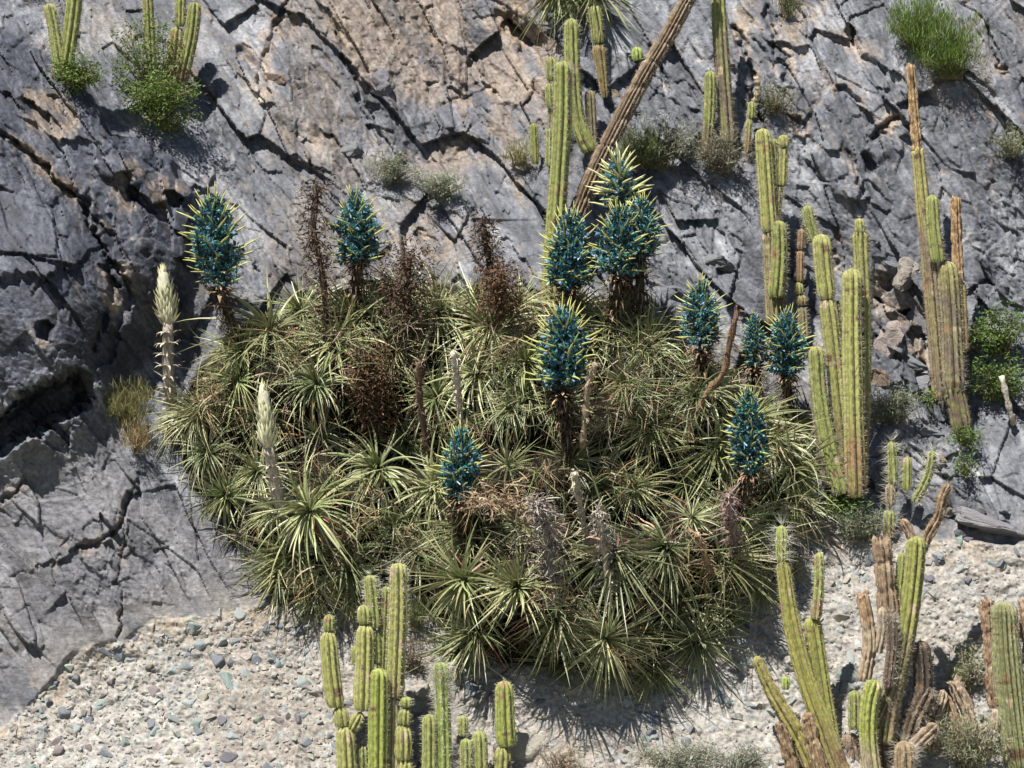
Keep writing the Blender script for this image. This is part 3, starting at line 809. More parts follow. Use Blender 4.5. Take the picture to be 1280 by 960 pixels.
cactus('columnar_cactus', 1030, 1000, -.12, 'battered cactus cluster with yellowish leaning columns and a spiny tip', [
    P([(977, 656), (977, 702)], 15, spine=.085, white=.85, hair=1.1, top=(.28, .31, .09)), P([(978, 700), (988, 770), (1008, 850), (1048, 960), (1060, 1010)], 25, top=(.30, .29, .085), bf=.35, base=(.26, .19, .11), spine=.012, white=.5, taper=(.72, 1.15)), P([(1024, 690), (1024, 730), (1020, 774)], 14, spine=.03, white=.85, fore=.02, bf=.3),
    P([(1014, 770), (1026, 850), (1044, 960), (1048, 1010)], 24, fore=.07, top=(.30, .30, .09), bf=.25, spine=.012), P([(944, 820), (965, 865), (1000, 925), (1032, 1000)], 22, top=(.28, .25, .08), bf=.2, fore=-.06, dead=.25, spine=.008, taper=(.6, 1.2)), P([(1008, 890), (1020, 930), (1040, 1000)], 19, top=(.26, .16, .08), dead=.7, bf=1.2, fore=-.1, spine=0),
    P([(975, 905), (990, 950), (1000, 1000)], 17, top=(.2, .12, .07), dead=.7, bf=1, fore=-.1, spine=0, blunt=True), P([(982, 845), (982, 862)], 11, fore=.1, spine=.01, top=(.3, .4, .1))], Yc=Ymin(1020, 900, 20))
cactus('columnar_cactus', 1110, 1000, -.10, 'gnarled old cactus, half dead, brown columns with twisted dark tops', [
    P([(1102, 675), (1106, 720), (1112, 790)], 26, top=(.30, .21, .14), bf=1.5, base=(.25, .18, .12), dead=.25, spine=.01, blunt=True), P([(1146, 670), (1142, 720), (1131, 800), (1112, 880), (1105, 930)], 26, top=(.25, .26, .075), bf=.5, base=(.20, .15, .10), dead=.12, spine=.012, taper=(.9, 1.1)), P([(1129, 690), (1124, 745), (1120, 790)], 15, fore=.05, spine=.01),
    P([(1186, 604), (1178, 622), (1172, 645), (1158, 668), (1152, 692)], 13, top=(.13, .08, .05), dead=.9, bf=1, fore=.02, spine=.03, white=.1), P([(1164, 858), (1140, 910), (1118, 1005)], 30, top=(.15, .115, .085), dead=.3, bf=1, base=(.10, .075, .055), fore=.04, spine=.04, white=.3), P([(1062, 915), (1076, 1010)], 22, top=(.19, .13, .085), dead=.5, fore=.03, spine=.03), P([(1172, 905), (1140, 945), (1122, 1010)], 20, top=(.24, .17, .11), dead=.5, fore=-.04, spine=.03), P([(1134, 790), (1120, 850), (1096, 905)], 22, top=(.19, .17, .08), dead=.2, fore=-.02, spine=.04, white=.3), P([(1098, 905), (1106, 1010)], 30, top=(.14, .10, .07), dead=.4, fore=.06, spine=.03), P([(1128, 648), (1138, 670), (1143, 700)], 12, top=(.19, .12, .08), dead=.9, fore=.02, spine=0), P([(1078, 742), (1082, 800), (1079, 852)], 18, top=(.3, .18, .09), dead=.35, bf=.7, base=(.33, .27, .19), fore=-.04, spine=0, blunt=True), P([(1103, 758), (1104, 790), (1097, 816)], 14, top=(.32, .25, .18), dead=.4, fore=-.06, spine=0),
    P([(1095, 850), (1087, 880), (1086, 930), (1098, 1010)], 24, top=(.30, .33, .085), bf=.35, base=(.34, .28, .2), fore=-.12, spine=.012), P([(1068, 862), (1068, 912)], 16, spine=.04, white=.7, fore=-.03), P([(1150, 800), (1154, 850), (1148, 905)], 26, top=(.06, .05, .042), bf=1.5, base=(.07, .055, .045), fore=.05, spine=.02), P([(1130, 925), (1132, 1000)], 28, top=(.27, .2, .12), spine=.07, white=.6, fore=-.14, bf=.5), P([(1112, 765), (1116, 800), (1110, 860)], 15, top=(.12, .085, .065), fore=-.09, spine=.05, white=.6)], Yc=Ymin(1110, 900, 25))
cactus('dead_cactus_stump', 1180, 900, -.05, 'broken dead cactus stumps bleached brown among grey shrubs', [
    P([(1192, 852), (1204, 890), (1212, 930)], 20, top=(.36, .27, .19), dead=.6, spine=0, blunt=True), P([(1180, 862), (1168, 900), (1165, 940)], 18, top=(.36, .27, .19), dead=.6, spine=0, fore=.02), P([(1183, 868), (1195, 910), (1196, 940)], 16, top=(.24, .14, .08), dead=.8, spine=0, fore=.05), P([(1246, 885), (1244, 912)], 14, top=(.4, .32, .24), dead=.3, spine=.01), P([(1238, 905), (1215, 925)], 15, top=(.33, .28, .24), dead=.4, spine=.01)], Yc=Ymin(1185, 900, 20))
cactus('columnar_cactus', 1265, 1000, -.10, 'stout cactus with pale beaded ribs flanked by a rotten brown column', [
    P([(1254, 752), (1260, 840), (1280, 1010)], 35, top=(.24, .25, .12), spine=.012, white=.6, blunt=False, taper=(.95, 1.1), ribs=17, fore=-.05), P([(1233, 752), (1238, 810), (1246, 885)], 20, top=(.25, .14, .075), dead=.7, spine=0, blunt=True), P([(1284, 752), (1300, 900), (1306, 1010)], 26, top=(.25, .14, .075), dead=.7, spine=0, blunt=True)], Yc=Ymin(1260, 880, 20))
cactus('columnar_cactus', 470, 1010, -.12, 'bushy green cactus clump of jointed columns on the pale gravel', [
    P([(412, 767), (411, 789)], 15, spine=.01), P([(410, 788), (414, 840), (420, 884)], 24, top=YG, spine=.01, taper=(.9, .95)), P([(424, 882), (428, 908)], 20, top=YG, spine=.01), P([(452, 890), (440, 912)], 17, top=YG, spine=.01), P([(431, 906), (436, 1010)], 25, top=YG, spine=.01),
    P([(462, 718), (465, 745), (468, 785)], 19, spine=.035, white=.85, hair=1.2, fore=.03), P([(455, 755), (456, 780)], 18, spine=.01), P([(457, 780), (456, 830), (454, 888)], 25, top=YG, spine=.012, white=.7), P([(444, 806), (447, 832)], 14, spine=.01, fore=.04), P([(469, 786), (470, 830)], 15, fore=.04, spine=.012),
    P([(498, 703), (498, 770), (494, 872)], 24, top=YG, spine=.03, white=.85, fore=.02, bf=.08), P([(483, 732), (480, 800), (478, 850)], 15, fore=.06, spine=.02), P([(474, 835), (473, 900), (472, 1010)], 26, top=(.27, .31, .075), spine=.012, white=.6, fore=-.04), P([(492, 868), (490, 1010)], 17, top=(.36, .33, .18), spine=.012, fore=.03),
    P([(507, 870), (507, 884)], 17, spine=.02, white=.8), P([(507, 884), (505, 906)], 18, spine=.015), P([(504, 905), (504, 950)], 23, top=YG, spine=.01), P([(507, 948), (506, 1010)], 22, spine=.01, top=YG), P([(453, 930), (455, 1010)], 16, spine=.04, white=.8, fore=.05)], Yc=Ymin(465, 930, 25))
cactus('columnar_cactus', 575, 1010, -.10, 'white-haired cactus columns with a bristly tuft on the gravel', [
    P([(551, 827), (553, 880), (556, 1010)], 20, spine=.06, white=.95, hair=1.5, top=(.27, .33, .09)), P([(537, 892), (537, 940), (536, 1010)], 20, spine=.025, white=.8, fore=-.03), P([(579, 893), (579, 920)], 14, spine=.035, white=.9), P([(583, 922), (582, 1010)], 17, spine=.04, white=.9, fore=-.02), P([(599, 912), (602, 1010)], 20, spine=.025, white=.8)], Yc=Ymin(560, 930, 25))
cactus('columnar_cactus', 630, 1010, -.10, 'single two-jointed cactus crowned by a pale spine tuft', [
    P([(630, 850), (631, 890), (633, 933)], 25, spine=.02, white=.6, top=(.27, .30, .08)), P([(629, 932), (625, 1010)], 24, spine=.015, top=YG)], Yc=Ymin(630, 930, 15))
# round young cactus on the rock
cactus('globe_cactus', 797, 75, -.02, 'tiny bright green spiny cactus on the rock near the leaning trunk', [P([(796, 58), (797, 76)], 14, spine=.03, white=.7, top=(.3, .38, .1))])

# leaning dead trunk
lt = empty('leaning_dead_cactus', at(713, 275, Ymin(713, 300, 10) - .12), 'long brown dead cactus trunk leaning across the cliff', 'dead cactus')
yl = lt.location.y
column(lt, [(884, -40, .35), (859, 0, .3), (834, 46, .25), (806, 93, .2), (768, 165, .12), (741, 220, .05), (712, 290, 0)], 21, yl, top=(.27, .205, .145), base=(.20, .145, .10), bf=.6, dead=.28, spine=.02, white=.1, taper=(.9, 1.08), ribs=13)

# ------------------------------------------------------------------ puya rosettes
LG = [(.175, .23, .088), (.23, .275, .115), (.10, .145, .06), (.27, .305, .155), (.13, .185, .06), (.08, .122, .052)]
STRAW = [(.50, .42, .27), (.42, .32, .19), (.32, .20, .11), (.58, .53, .40), (.22, .13, .07)]
def rosette(seed, n=120, L=.46, spread=1.0, wd=.019, droop=1.0):
    r = random.Random(seed)
    b = Buf(); dd = Buf()
    tone = r.choice(LG)
    for i in range(n):
        t = (i + .5) / n                       # 0 centre .. 1 outer
        az = i * 2.39996 + r.uniform(-.3, .3)
        el = math.radians(84 - 92 * t ** .85 * spread + r.gauss(0, 12))
        d = Vector((math.cos(az) * math.cos(el), math.sin(az) * math.cos(el), math.sin(el)))
        side = Vector((-math.sin(az), math.cos(az), 0)) + Vector((r.gauss(0, .25), r.gauss(0, .25), r.gauss(0, .25)))
        ln = L * r.uniform(.55, 1.2) * (.62 + .45 * min(1, t * 2.2))
        f = r.uniform(.8, 1.2)
        c0 = tuple(x * f for x in mixc(tone, (.33, .34, .19), r.random() ** 2 * .6))
        tip = mixc(c0, r.choice([(.50, .48, .28), (.46, .37, .21), (.38, .42, .20)]), r.uniform(.3, .9))
        b.leaf(Vector((0, 0, .02)) + d * .02, d, side, ln, wd * r.uniform(.8, 1.15), (r.uniform(.3, 1.9) * (.5 + .6 * t) * (.35 + .65 * droop) if r.random() < .9 else r.uniform(2, 3)), 7, c0, tip, .3, Vector((.9, r.gauss(0, .25), -.75)).normalized(), 0, .75, r.gauss(0, .5))
    for i in range(int(n * .55)):
        az = r.uniform(0, 6.283); el = math.radians(r.uniform(-55, 25))
        d = Vector((math.cos(az) * math.cos(el), math.sin(az) * math.cos(el), math.sin(el)))
        c0 = tuple(x * r.uniform(.35, 1.1) for x in r.choice(STRAW)); c1 = tuple(x * r.uniform(.6, 1.15) for x in r.choice(STRAW))
        dd.leaf(Vector((0, 0, -.03)), d, Vector((-math.sin(az), math.cos(az), 0)), L * r.uniform(.45, 1.0), wd * r.uniform(.45, .8), r.uniform(.6, 3.4), 7, c0, c1, .15, Vector((.8, r.gauss(0, .4), -.6)).normalized(), 0, .8, r.uniform(-2, 2))
    return b.mesh('green_leaves', M_LEAF), dd.mesh('dry_leaves', M_DEAD)
ROS = [rosette(300 + i, [120, 150, 95, 80][i % 4], [.44, .52, .58, .38][i % 4], [1.0, .75, 1.1, .6, .9][i % 5], [.021, .017, .023, .015][i % 4], [.25, 1, .5, .12, .8][i % 5]) for i in range(20)]
MC = (620, 590)
def mound_axis(u_, v_, j=.34):
    a_ = (u_ - MC[0]) / 420; b2 = (v_ - MC[1]) / 270
    n_ = Vector((a_ * .75, -.85, -b2 * .75)).normalized() + Vector((0, 0, .30)) + Vector((rnd.gauss(0, j), rnd.gauss(0, j) * .5, rnd.gauss(0, j)))
    return n_.normalized()
def axis_rot(ax, spin=None):
    x = Vector((0, 0, -1)) - ax * Vector((0, 0, -1)).dot(ax)
    x = x.normalized() if x.length > .05 else Vector((1, 0, 0))
    y = ax.cross(x)
    return Matrix((x, y, ax)).transposed().to_quaternion() @ Quaternion((0, 0, 1), rnd.gauss(0, .5))
def put_rosette(parent, rel, ax, size, idx):
    g, d_ = ROS[idx % len(ROS)]
    q = axis_rot(ax)
    for nm, me in (('green_leaves', g), ('dry_leaves', d_)):
        o = link(nm, me, parent)
        o.matrix_local = Matrix.LocRotScale(rel, q, Vector((size,) * 3))
        o['kind'] = 'stuff'
def mound_y(u_, v_):
    return Ysm(u_, v_, 5)
hero = [(405, 548, .75), (398, 485, .95), (490, 655, 1.05), (636, 582, .95), (584, 722, 1.0), (600, 790, .95), (690, 770, .95), (758, 795, 1.0), (770, 690, 1.1), (850, 615, 1.0), (810, 530, 1.05), (325, 590, 1.15), (368, 690, .8), (436, 715, .7),
        (300, 480, .9), (255, 520, .85), (340, 420, .9), (425, 435, 1.0), (510, 555, .8), (765, 415, .95), (845, 460, .95), (545, 395, .95), (610, 415, 1.0), (660, 460, .95), (985, 590, .95), (960, 655, .95), (895, 700, 1.0), (835, 755, 1.0), (890, 560, .85), (930, 715, .95),
        (285, 620, .85), (265, 570, .9), (640, 515, .9), (545, 500, .9), (560, 640, .85), (650, 660, .9), (700, 690, .85), (740, 600, .9), (790, 610, .9), (470, 590, .85), (420, 610, .85), (390, 640, .8), (520, 690, .9), (645, 735, .9), (810, 790, .9), (870, 765, .85), (990, 630, .85), (940, 600, .9), (900, 640, .95), (830, 680, .9), (720, 740, .9),
        (460, 400, .85), (500, 440, .85), (380, 390, .8), (310, 440, .8), (710, 400, .8), (800, 440, .9), (870, 500, .85), (930, 530, .85), (960, 560, .85), (690, 540, .85), (600, 470, .85), (450, 500, .9), (340, 520, .9), (350, 640, .85), (730, 520, .85), (780, 480, .85), (590, 375, .75), (650, 385, .75), (500, 375, .7), (430, 690, .75)]
MARKS = [(270, 420, 'beneath the blue spike with the longest yellow-green tips'), (448, 385, 'beneath the blue spike next to the dark withered stalk'), (706, 385, 'at the foot of the tall single green column'), (785, 400, 'beneath the three crowded flower spikes by the leaning trunk'),
         (710, 510, 'beside the plump blue spike on its shaggy stalk'), (878, 470, 'beneath the slim blue spike standing alone'), (950, 500, 'beneath the two blue spikes by the tall cactus cluster'), (930, 610, 'beneath the long faded blue spike'), (577, 640, 'beneath the sparse short-tipped blue spike'),
         (215, 500, 'at the foot of the pale bud beside the dark slab'), (345, 620, 'around the pale bud above the grey boulder'), (512, 400, 'beneath the bushy dark brown dead head'), (615, 395, 'beneath the blackish dead head on the rim'), (463, 500, 'around the large rusty dead head'), (570, 490, 'around the bleached pointed stalk'),
         (755, 700, 'beside the long bleached stalk'), (684, 700, 'beside the hairy grey stalk'), (915, 680, 'beneath the reddish stalk'), (880, 700, 'beside the short broken brown stub'), (465, 700, 'behind the bushy gravel cactus clump'), (600, 790, 'overhanging the gravel above the white-haired cactus'), (740, 800, 'overhanging the shaded bare gravel'), (850, 775, 'overhanging the stony gravel slope'),
         (985, 650, 'behind the spiny tip of the battered cactus'), (1010, 580, 'beside the foot of the tall cactus cluster'), (640, 625, 'above the heap of straw brown dead leaves'), (722, 610, 'beside the blunt grey woolly stub'), (300, 650, 'draped over the smooth grey boulder'), (350, 430, 'below the bare grey rock of the upper rim'), (840, 560, 'in the leafy middle away from any stalk')]
hero += [(545, 612, .7), (565, 596, .6), (865, 648, .7), (700, 512, .7), (655, 500, .7)]
FR = [(575, 806, .8), (640, 822, .85), (700, 828, .9), (755, 832, .85), (815, 826, .9), (868, 800, .9), (908, 768, .85), (950, 735, .8), (980, 700, .75), (350, 712, .7), (398, 738, .7), (450, 742, .6)]
hero += FR
def zone(u_, v_):
    m_ = min(MARKS, key=lambda m: (m[0] - u_) ** 2 + (m[1] - v_) ** 2)
    return 'green puya rosette ' + m_[2]
for i, (u_, v_, s_) in enumerate(hero):
    if 29 < i < 71 and any((u_ - a_) ** 2 + (v_ - b2) ** 2 < (c_ * 1.0) ** 2 for a_, b2, c_ in PITS): continue
    y_ = mound_y(u_, v_)
    k_ = rnd.randrange(20); sz_ = s_ * rnd.uniform(.75, 1.15)
    lab = ('large ' if sz_ > .95 else 'small ' if sz_ < .72 else '') + ['stiff ', 'drooping ', 'arching ', 'stiff ', 'drooping '][k_ % 5] + zone(u_, v_)
    e_ = empty('puya_rosette', at(u_, v_, y_), lab, 'puya plant', 'puya rosettes of the mound')
    put_rosette(e_, Vector((0, -.06, 0)), (mound_axis(u_, v_) if (u_, v_, s_) not in FR else Vector((.5 * (u_ - 640) / 400 + rnd.gauss(0, .15), -.75, -.45 + rnd.gauss(0, .12))).normalized()), sz_, k_)
# rosette overhanging the cliff at the top edge
for (u_, v_, s_) in [(698, -12, 1.0), (742, -14, 1.05), (722, -6, .8)]:
    y_ = Ymin(u_, v_, 10)
    e_ = empty('puya_rosette', at(u_, v_, y_), 'drooping puya rosette high on the cliff above the hanging cactus', 'puya plant', 'rosettes high on the cliff')
    put_rosette(e_, Vector((0, -.08, 0)), Vector((0, -.85, -.35)).normalized(), s_, rnd.randrange(12))

# dry leaf litter tangled through the mound
b_ = Buf()
n_l = 0
while n_l < 15500:
    u_, v_ = rnd.uniform(215, 1040), rnd.uniform(335, 850)
    jx, jy = np.searchsorted(uu, u_), np.searchsorted(vv, v_)
    if sd_m[jy, jx] < -6: continue
    dens = float(vnoise(np.array([u_ / 45.]), np.array([v_ / 45.]), 555)[0])
    rim = .35 * max(0, 1 - (v_ - 340) / 130.) + (.25 if u_ > 780 and v_ < 560 else 0)
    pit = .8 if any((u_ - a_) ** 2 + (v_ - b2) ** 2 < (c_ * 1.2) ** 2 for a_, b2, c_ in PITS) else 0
    if rnd.random() > .05 + 2.2 * max(0, dens - .50) * (1.3 if v_ < 620 else .85) + rim + pit: continue
    y_ = float(Y[jy, jx]) - (rnd.uniform(.06, .40) if dens > .56 else rnd.uniform(.0, .24 + .2 * min(1, rim))) * (.3 if pit else 1)
    fl = 6.28 * float(vnoise(np.array([u_ / 40.]), np.array([v_ / 40.]), 888)[0]) * 1.6
    d = Vector((math.cos(fl) + rnd.gauss(0, .6), rnd.gauss(-.4, .5), math.sin(fl) * .8 - .1 + rnd.gauss(0, .6))).normalized()
    warmth = float(vnoise(np.array([u_ / 70.]), np.array([v_ / 70.]), 777)[0])
    c0 = jit(mixc(STRAW[rnd.randrange(4)], (.30, .17, .085) if warmth > .5 else (.42, .38, .28), rnd.random() * .7), .25)
    if rnd.random() < .36: c0 = jit(LG[rnd.randrange(6)], .3)
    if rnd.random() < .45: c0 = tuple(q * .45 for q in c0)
    if pit: c0 = tuple(q * .4 for q in c0)  # litter in the pits coloured darker, painting in the shade of the gaps
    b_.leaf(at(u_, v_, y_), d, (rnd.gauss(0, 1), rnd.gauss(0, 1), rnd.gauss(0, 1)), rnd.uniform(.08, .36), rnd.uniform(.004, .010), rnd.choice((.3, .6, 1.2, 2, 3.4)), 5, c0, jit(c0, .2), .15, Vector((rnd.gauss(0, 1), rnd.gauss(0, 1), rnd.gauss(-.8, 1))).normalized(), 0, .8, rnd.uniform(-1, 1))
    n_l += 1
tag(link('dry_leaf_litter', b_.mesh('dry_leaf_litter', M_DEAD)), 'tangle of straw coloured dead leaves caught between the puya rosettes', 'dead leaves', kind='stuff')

# ------------------------------------------------------------------ puya flower heads
TEAL = [(.03, .125, .145), (.055, .185, .205), (.024, .075, .11), (.06, .185, .21), (.15, .31, .35)]  # last, palest tone paints light-blue highlights onto some petals
def branchlet(seed, Ls, nfl, rr, sw=.0075, pale=False):
    """short side branch along +Z: flowers round the lower part and a bare pointed tip"""
    r = random.Random(seed); b = Buf()
    n = 6
    pts = [Vector((0.012 * math.sin(i * .8 + seed), .012 * math.cos(i * .7 + seed), Ls * i / (n - 1))) for i in range(n)]
    lo, hi = ((.30, .33, .10), (.56, .56, .20)) if not pale else ((.40, .42, .18), (.66, .65, .34))
    b.tube(pts, [sw * .75, sw, sw * 1.0, sw * .85, sw * .62, sw * .12], 6, lo, hi, 0)
    for i in range(nfl):
        az = i * 2.4 + r.uniform(-.4, .4); z = .02 + (rr * 1.25) * (i + .5) / nfl
        o = Vector((math.cos(az), math.sin(az), 0))
        base = Vector((0, 0, z)) + o * .008
        ax = (o + Vector((0, 0, r.uniform(.2, .8)))).normalized()
        x = ax.orthogonal().normalized(); y = ax.cross(x)
        c = r.choice(TEAL); hl = r.uniform(.026, .036); rad = r.uniform(.013, .018)
        for k in range(3):
            a0 = 2 * math.pi * k / 3 + r.uniform(-.2, .2)
            def rp(an, q, h): return base + ax * h + (x * math.cos(an) + y * math.sin(an)) * q
            vs = [rp(a0 - .5, .004, 0), rp(a0 + .5, .004, 0), rp(a0 + .75, rad * .8, hl * .6), rp(a0, rad * 1.05, hl * .6), rp(a0 - .75, rad * .8, hl * .6), rp(a0, rad * 1.5, hl)]
            b.add(vs, [(0, 1, 2, 3), (0, 3, 4), (3, 2, 5), (4, 3, 5)], tuple(q * r.uniform(.75, 1.3) for q in c), 1)
        if r.random() < .12:
            b.tube([base + ax * hl * .3, base + ax * hl * .95], [.004, .003], 4, (.50, .30, .04), None, 0)
    return b.mesh('branchlet', [M_SPIKE, M_FLOW])
BR = [branchlet(500 + i, rnd.uniform(.19, .26), 13, .092) for i in range(6)]
BRS = [branchlet(520 + i, rnd.uniform(.165, .20), 12, .08) for i in range(6)]
BRP = [branchlet(540 + i, rnd.uniform(.22, .27), 9, .085, .012, True) for i in range(5)]

def stalk_mesh(pts, r0, r1, c0=(.13, .085, .05), bract=(.26, .17, .10), nb=60, bl=.085):
    b = Buf(); C_ = spline(pts, 10)
    b.tube(C_, [r0 + (r1 - r0) * i / 10 for i in range(11)], 8, c0, None, 0)
    for i in range(nb):
        t = (i + .5) / nb; p = C_[min(10, int(t * 10))]
        az = i * 2.4
        o = Vector((math.cos(az), math.sin(az), 0))
        d = (o * .7 + Vector((0, 0, .7))).normalized()
        b.leaf(p + o * r0 * .7, d, (-math.sin(az), math.cos(az), 0), bl * rnd.uniform(.7, 1.4), .03 * rnd.uniform(.6, 1.1), rnd.uniform(.5, 2.2), 4, jit(mixc(c0, bract, rnd.random()), .25), jit(bract, .25), .2, Vector((0, 0, -1)), 0, 1.0)
    return b.mesh('flower_stalk', M_STALK)

def puya(u0, v0, u1, vtop, vbot, wid, label, bu, bv, brs=BR, nbr=58, dy=-.25, bald=0.0, ros=.8):
    """flowering plant: rosette at (bu,bv), stalk up to the head spanning vbot..vtop"""
    y0 = mound_y(bu, bv)
    e_ = empty('flowering_puya', at(bu, bv, y0), label, 'puya plant', 'puya plants in flower')
    org = e_.location
    yh = y0 + dy
    pb, pt = at(u0, vbot, yh) - org, at(u1, vbot + (vtop - vbot) * .86, yh) - org
    base = Vector((0, -.03, 0))
    mid = base.lerp(pb, .5) + Vector((0, -.03, 0))
    link('flower_stalk', stalk_mesh([base, mid, pb, pb.lerp(pt, .55)], .036, .026, (.085, .06, .042), (.24, .165, .10), 95, .11), e_)
    put_rosette(e_, Vector((0, -.05, 0)), mound_axis(bu, bv), ros, rnd.randrange(12))
    sk = Buf(); SP = spline([base, mid, pb], 10)
    for i in range(int(60 + 260 * pb.length)):
        az = rnd.uniform(0, 6.28); o = Vector((math.cos(az), math.sin(az), 0)); p = SP[rnd.randrange(1, 11)]
        c = mixc((.055, .04, .028), (.34, .26, .17), rnd.random() ** 2.2)
        sk.leaf(p + o * .03, (o + Vector((0, 0, rnd.uniform(-.6, .6)))).normalized(), (-o.y, o.x, 0), rnd.uniform(.05, .15), rnd.uniform(.008, .02), rnd.uniform(.6, 2.6), 4, jit(c, .2), jit(c, .3), .2, Vector((0, 0, -1)), 0, .9, rnd.uniform(-1, 1))
    tag(link('dead_leaf_skirt', sk.mesh('dead_leaf_skirt', M_DEAD), e_), kind='stuff')
    H = (pt - pb).length; ax = (pt - pb).normalized(); R = wid * .5 * px(yh)
    hb = Buf(); hb.tube([Vector((0, 0, -.03)), Vector((0, 0, H * .5)), Vector((0, 0, H * .97))], [.024, .02, .006], 8, (.16, .14, .06))
    # ring of papery brown bracts under the flowers
    for i in range(22):
        az = i * 2.4; o = Vector((math.cos(az), math.sin(az), 0)); 
        hb.leaf(Vector((0, 0, -.05 + .06 * (i / 22))) + o * .02, (o + Vector((0, 0, .25))).normalized(), (-math.sin(az), math.cos(az), 0), R * rnd.uniform(.45, .85), .045, rnd.uniform(.2, 1.4), 4, jit((.20, .125, .07), .3), jit((.40, .28, .17), .3), .15, Vector((0, 0, -1)), 0, 1.0)
    h_ = link('flower_head', hb.mesh('flower_head', M_STALK), e_)
    q = ax.to_track_quat('Z', 'Y')
    h_.matrix_local = Matrix.LocRotScale(pb, q, Vector((1, 1, 1)))
    hs = rnd.uniform(.86, .97); nbr = int(nbr * 1.25); pw = rnd.uniform(.8, 1.1); pa = rnd.uniform(.65, 1.05); pc = rnd.uniform(.2, .5)
    for i in range(nbr):
        t = (i + .5) / nbr
        z = H * (.0 + .93 * t ** pw)
        prof = (pa + (1.18 - pa) * math.sin(min(1, t * 1.5 + .15) * math.pi / 2)) * (1 - pc * max(0, t - .5) / .5)
        az = i * 2.39996 + rnd.uniform(-.2, .2)
        el = math.radians(6 + 70 * t ** 2.1 + rnd.gauss(0, 6))
        d = Vector((math.cos(az) * math.cos(el), math.sin(az) * math.cos(el), math.sin(el)))
        if rnd.random() < bald + .06: continue
        o = link('branchlet', rnd.choice(brs), h_)
        sc = prof * R / .125 * rnd.uniform(.78, 1.02) * hs
        o.matrix_local = Matrix.LocRotScale(Vector((0, 0, z)), d.to_track_quat('Z', 'Y') @ Quaternion((0, 0, 1), rnd.uniform(0, 6)), Vector((sc, sc, sc)))
    return e_
puya(275, 0, 266, 246, 358, 62, 'blue flower spike beside the dark slab with longest yellow-green tips', 302, 445)
puya(449, 0, 443, 238, 325, 52, 'blue flower spike next to a dark withered stalk above the mound', 440, 405)
puya(712, 0, 711, 264, 358, 54, 'blue flower spike directly in front of the tall green column', 706, 425)
puya(778, 0, 772, 200, 262, 44, 'pale-tipped flower spike just opening at the foot of the leaning trunk', 790, 420, BRP, 46, -.12)
puya(800, 0, 803, 242, 322, 46, 'blue flower spike half hidden behind a taller neighbour near grey boulders', 800, 430, BR, 50, -.2)
puya(773, 0, 775, 258, 345, 52, 'bright blue flower spike crowded against two others by the leaning trunk', 765, 425, BR, 56, -.32)
puya(704, 0, 706, 388, 488, 56, 'plump blue flower spike on a thick shaggy stalk in the mound', 712, 580, BR, 64, -.34)
puya(878, 0, 876, 350, 436, 42, 'slim blue flower spike standing alone against bare grey rock', 880, 490, BR, 52, -.2)
puya(944, 0, 942, 388, 458, 36, 'loose blue flower spike beside the crooked dry branch', 940, 510, BRS, 44, -.15)
puya(984, 0, 982, 384, 468, 46, 'blue flower spike touching the cluster of tall cactus columns', 985, 540, BR, 54, -.25)
puya(938, 0, 935, 482, 588, 50, 'long faded blue flower spike low on the mound near reddish stalks', 915, 650, BRS, 66, -.34)
puya(577, 0, 575, 536, 622, 58, 'sparse short-tipped blue flower spike in the heart of the mound', 580, 668, BRS, 48, -.34, .12)

# unopened pale heads
def bract_mesh():
    b = Buf()
    b.leaf((0, 0, 0), (0, 1.0, 1), (1, 0, 0), .085, .032, .55, 5, (.45, .42, .34), (.80, .80, .46), .4, Vector((0, 0, 1)), 0, .8)
    return b.mesh('bract', M_WOOL)
BRACT = bract_mesh()
def bud(top, bot, base, wid, label, dy=-.25):
    y0 = mound_y(*base) if base[0] > 230 else Ysm(base[0], base[1])
    e_ = empty('budding_puya', at(base[0], base[1], y0), label, 'puya plant', 'puya plants in bud')
    org = e_.location; yh = y0 + dy
    pb, pt = at(bot[0], bot[1], yh) - org, at(top[0], top[1], yh) - org
    b0 = Vector((0, -.05, 0))
    link('flower_stalk', stalk_mesh([b0, b0.lerp(pb, .5) + Vector((-.02, -.06, 0)), pb], .050, .038, (.34, .30, .25), (.52, .47, .38), 120, .07), e_)
    put_rosette(e_, Vector((0, 0, 0)), mound_axis(*base), .75, rnd.randrange(12))
    H = (pt - pb).length; R = wid * .5 * px(yh)
    hb = Buf(); hb.tube([Vector((0, 0, H * t)) for t in (-.05, .2, .5, .8, .97)], [R * .45, R * .6, R * .6, R * .5, R * .2], 12, (.48, .46, .36))
    h_ = link('flower_bud', hb.mesh('flower_bud', M_WOOL), e_)
    h_.matrix_local = Matrix.LocRotScale(pb, (pt - pb).normalized().to_track_quat('Z', 'Y'), Vector((1, 1, 1)))
    n = 130
    for i in range(n):
        t = (i + .5) / n; az = i * 2.39996
        rr = R * (.42 + .3 * math.sin(math.pi * min(1, t + .25))) * (1 - .5 * max(0, t - .65) / .35)
        o = link('bract', BRACT, h_)
        s_ = rnd.uniform(.85, 1.2) * (1 - .2 * t)
        o.matrix_local = Matrix.LocRotScale(Vector((math.cos(az) * rr, math.sin(az) * rr, H * (-.05 + .95 * t))), Quaternion((0, 0, 1), az - math.pi / 2) @ Quaternion((1, 0, 0), .45 * t + rnd.gauss(0, .2)), Vector((s_, s_, s_ * rnd.uniform(.8, 1.3))))
bud((203, 332), (210, 402), (222, 540), 28, 'pale woolly unopened flower head beside the dark slab')
bud((328, 478), (335, 556), (372, 690), 28, 'pale woolly unopened flower head low on the mound above the grey boulder', -.4)

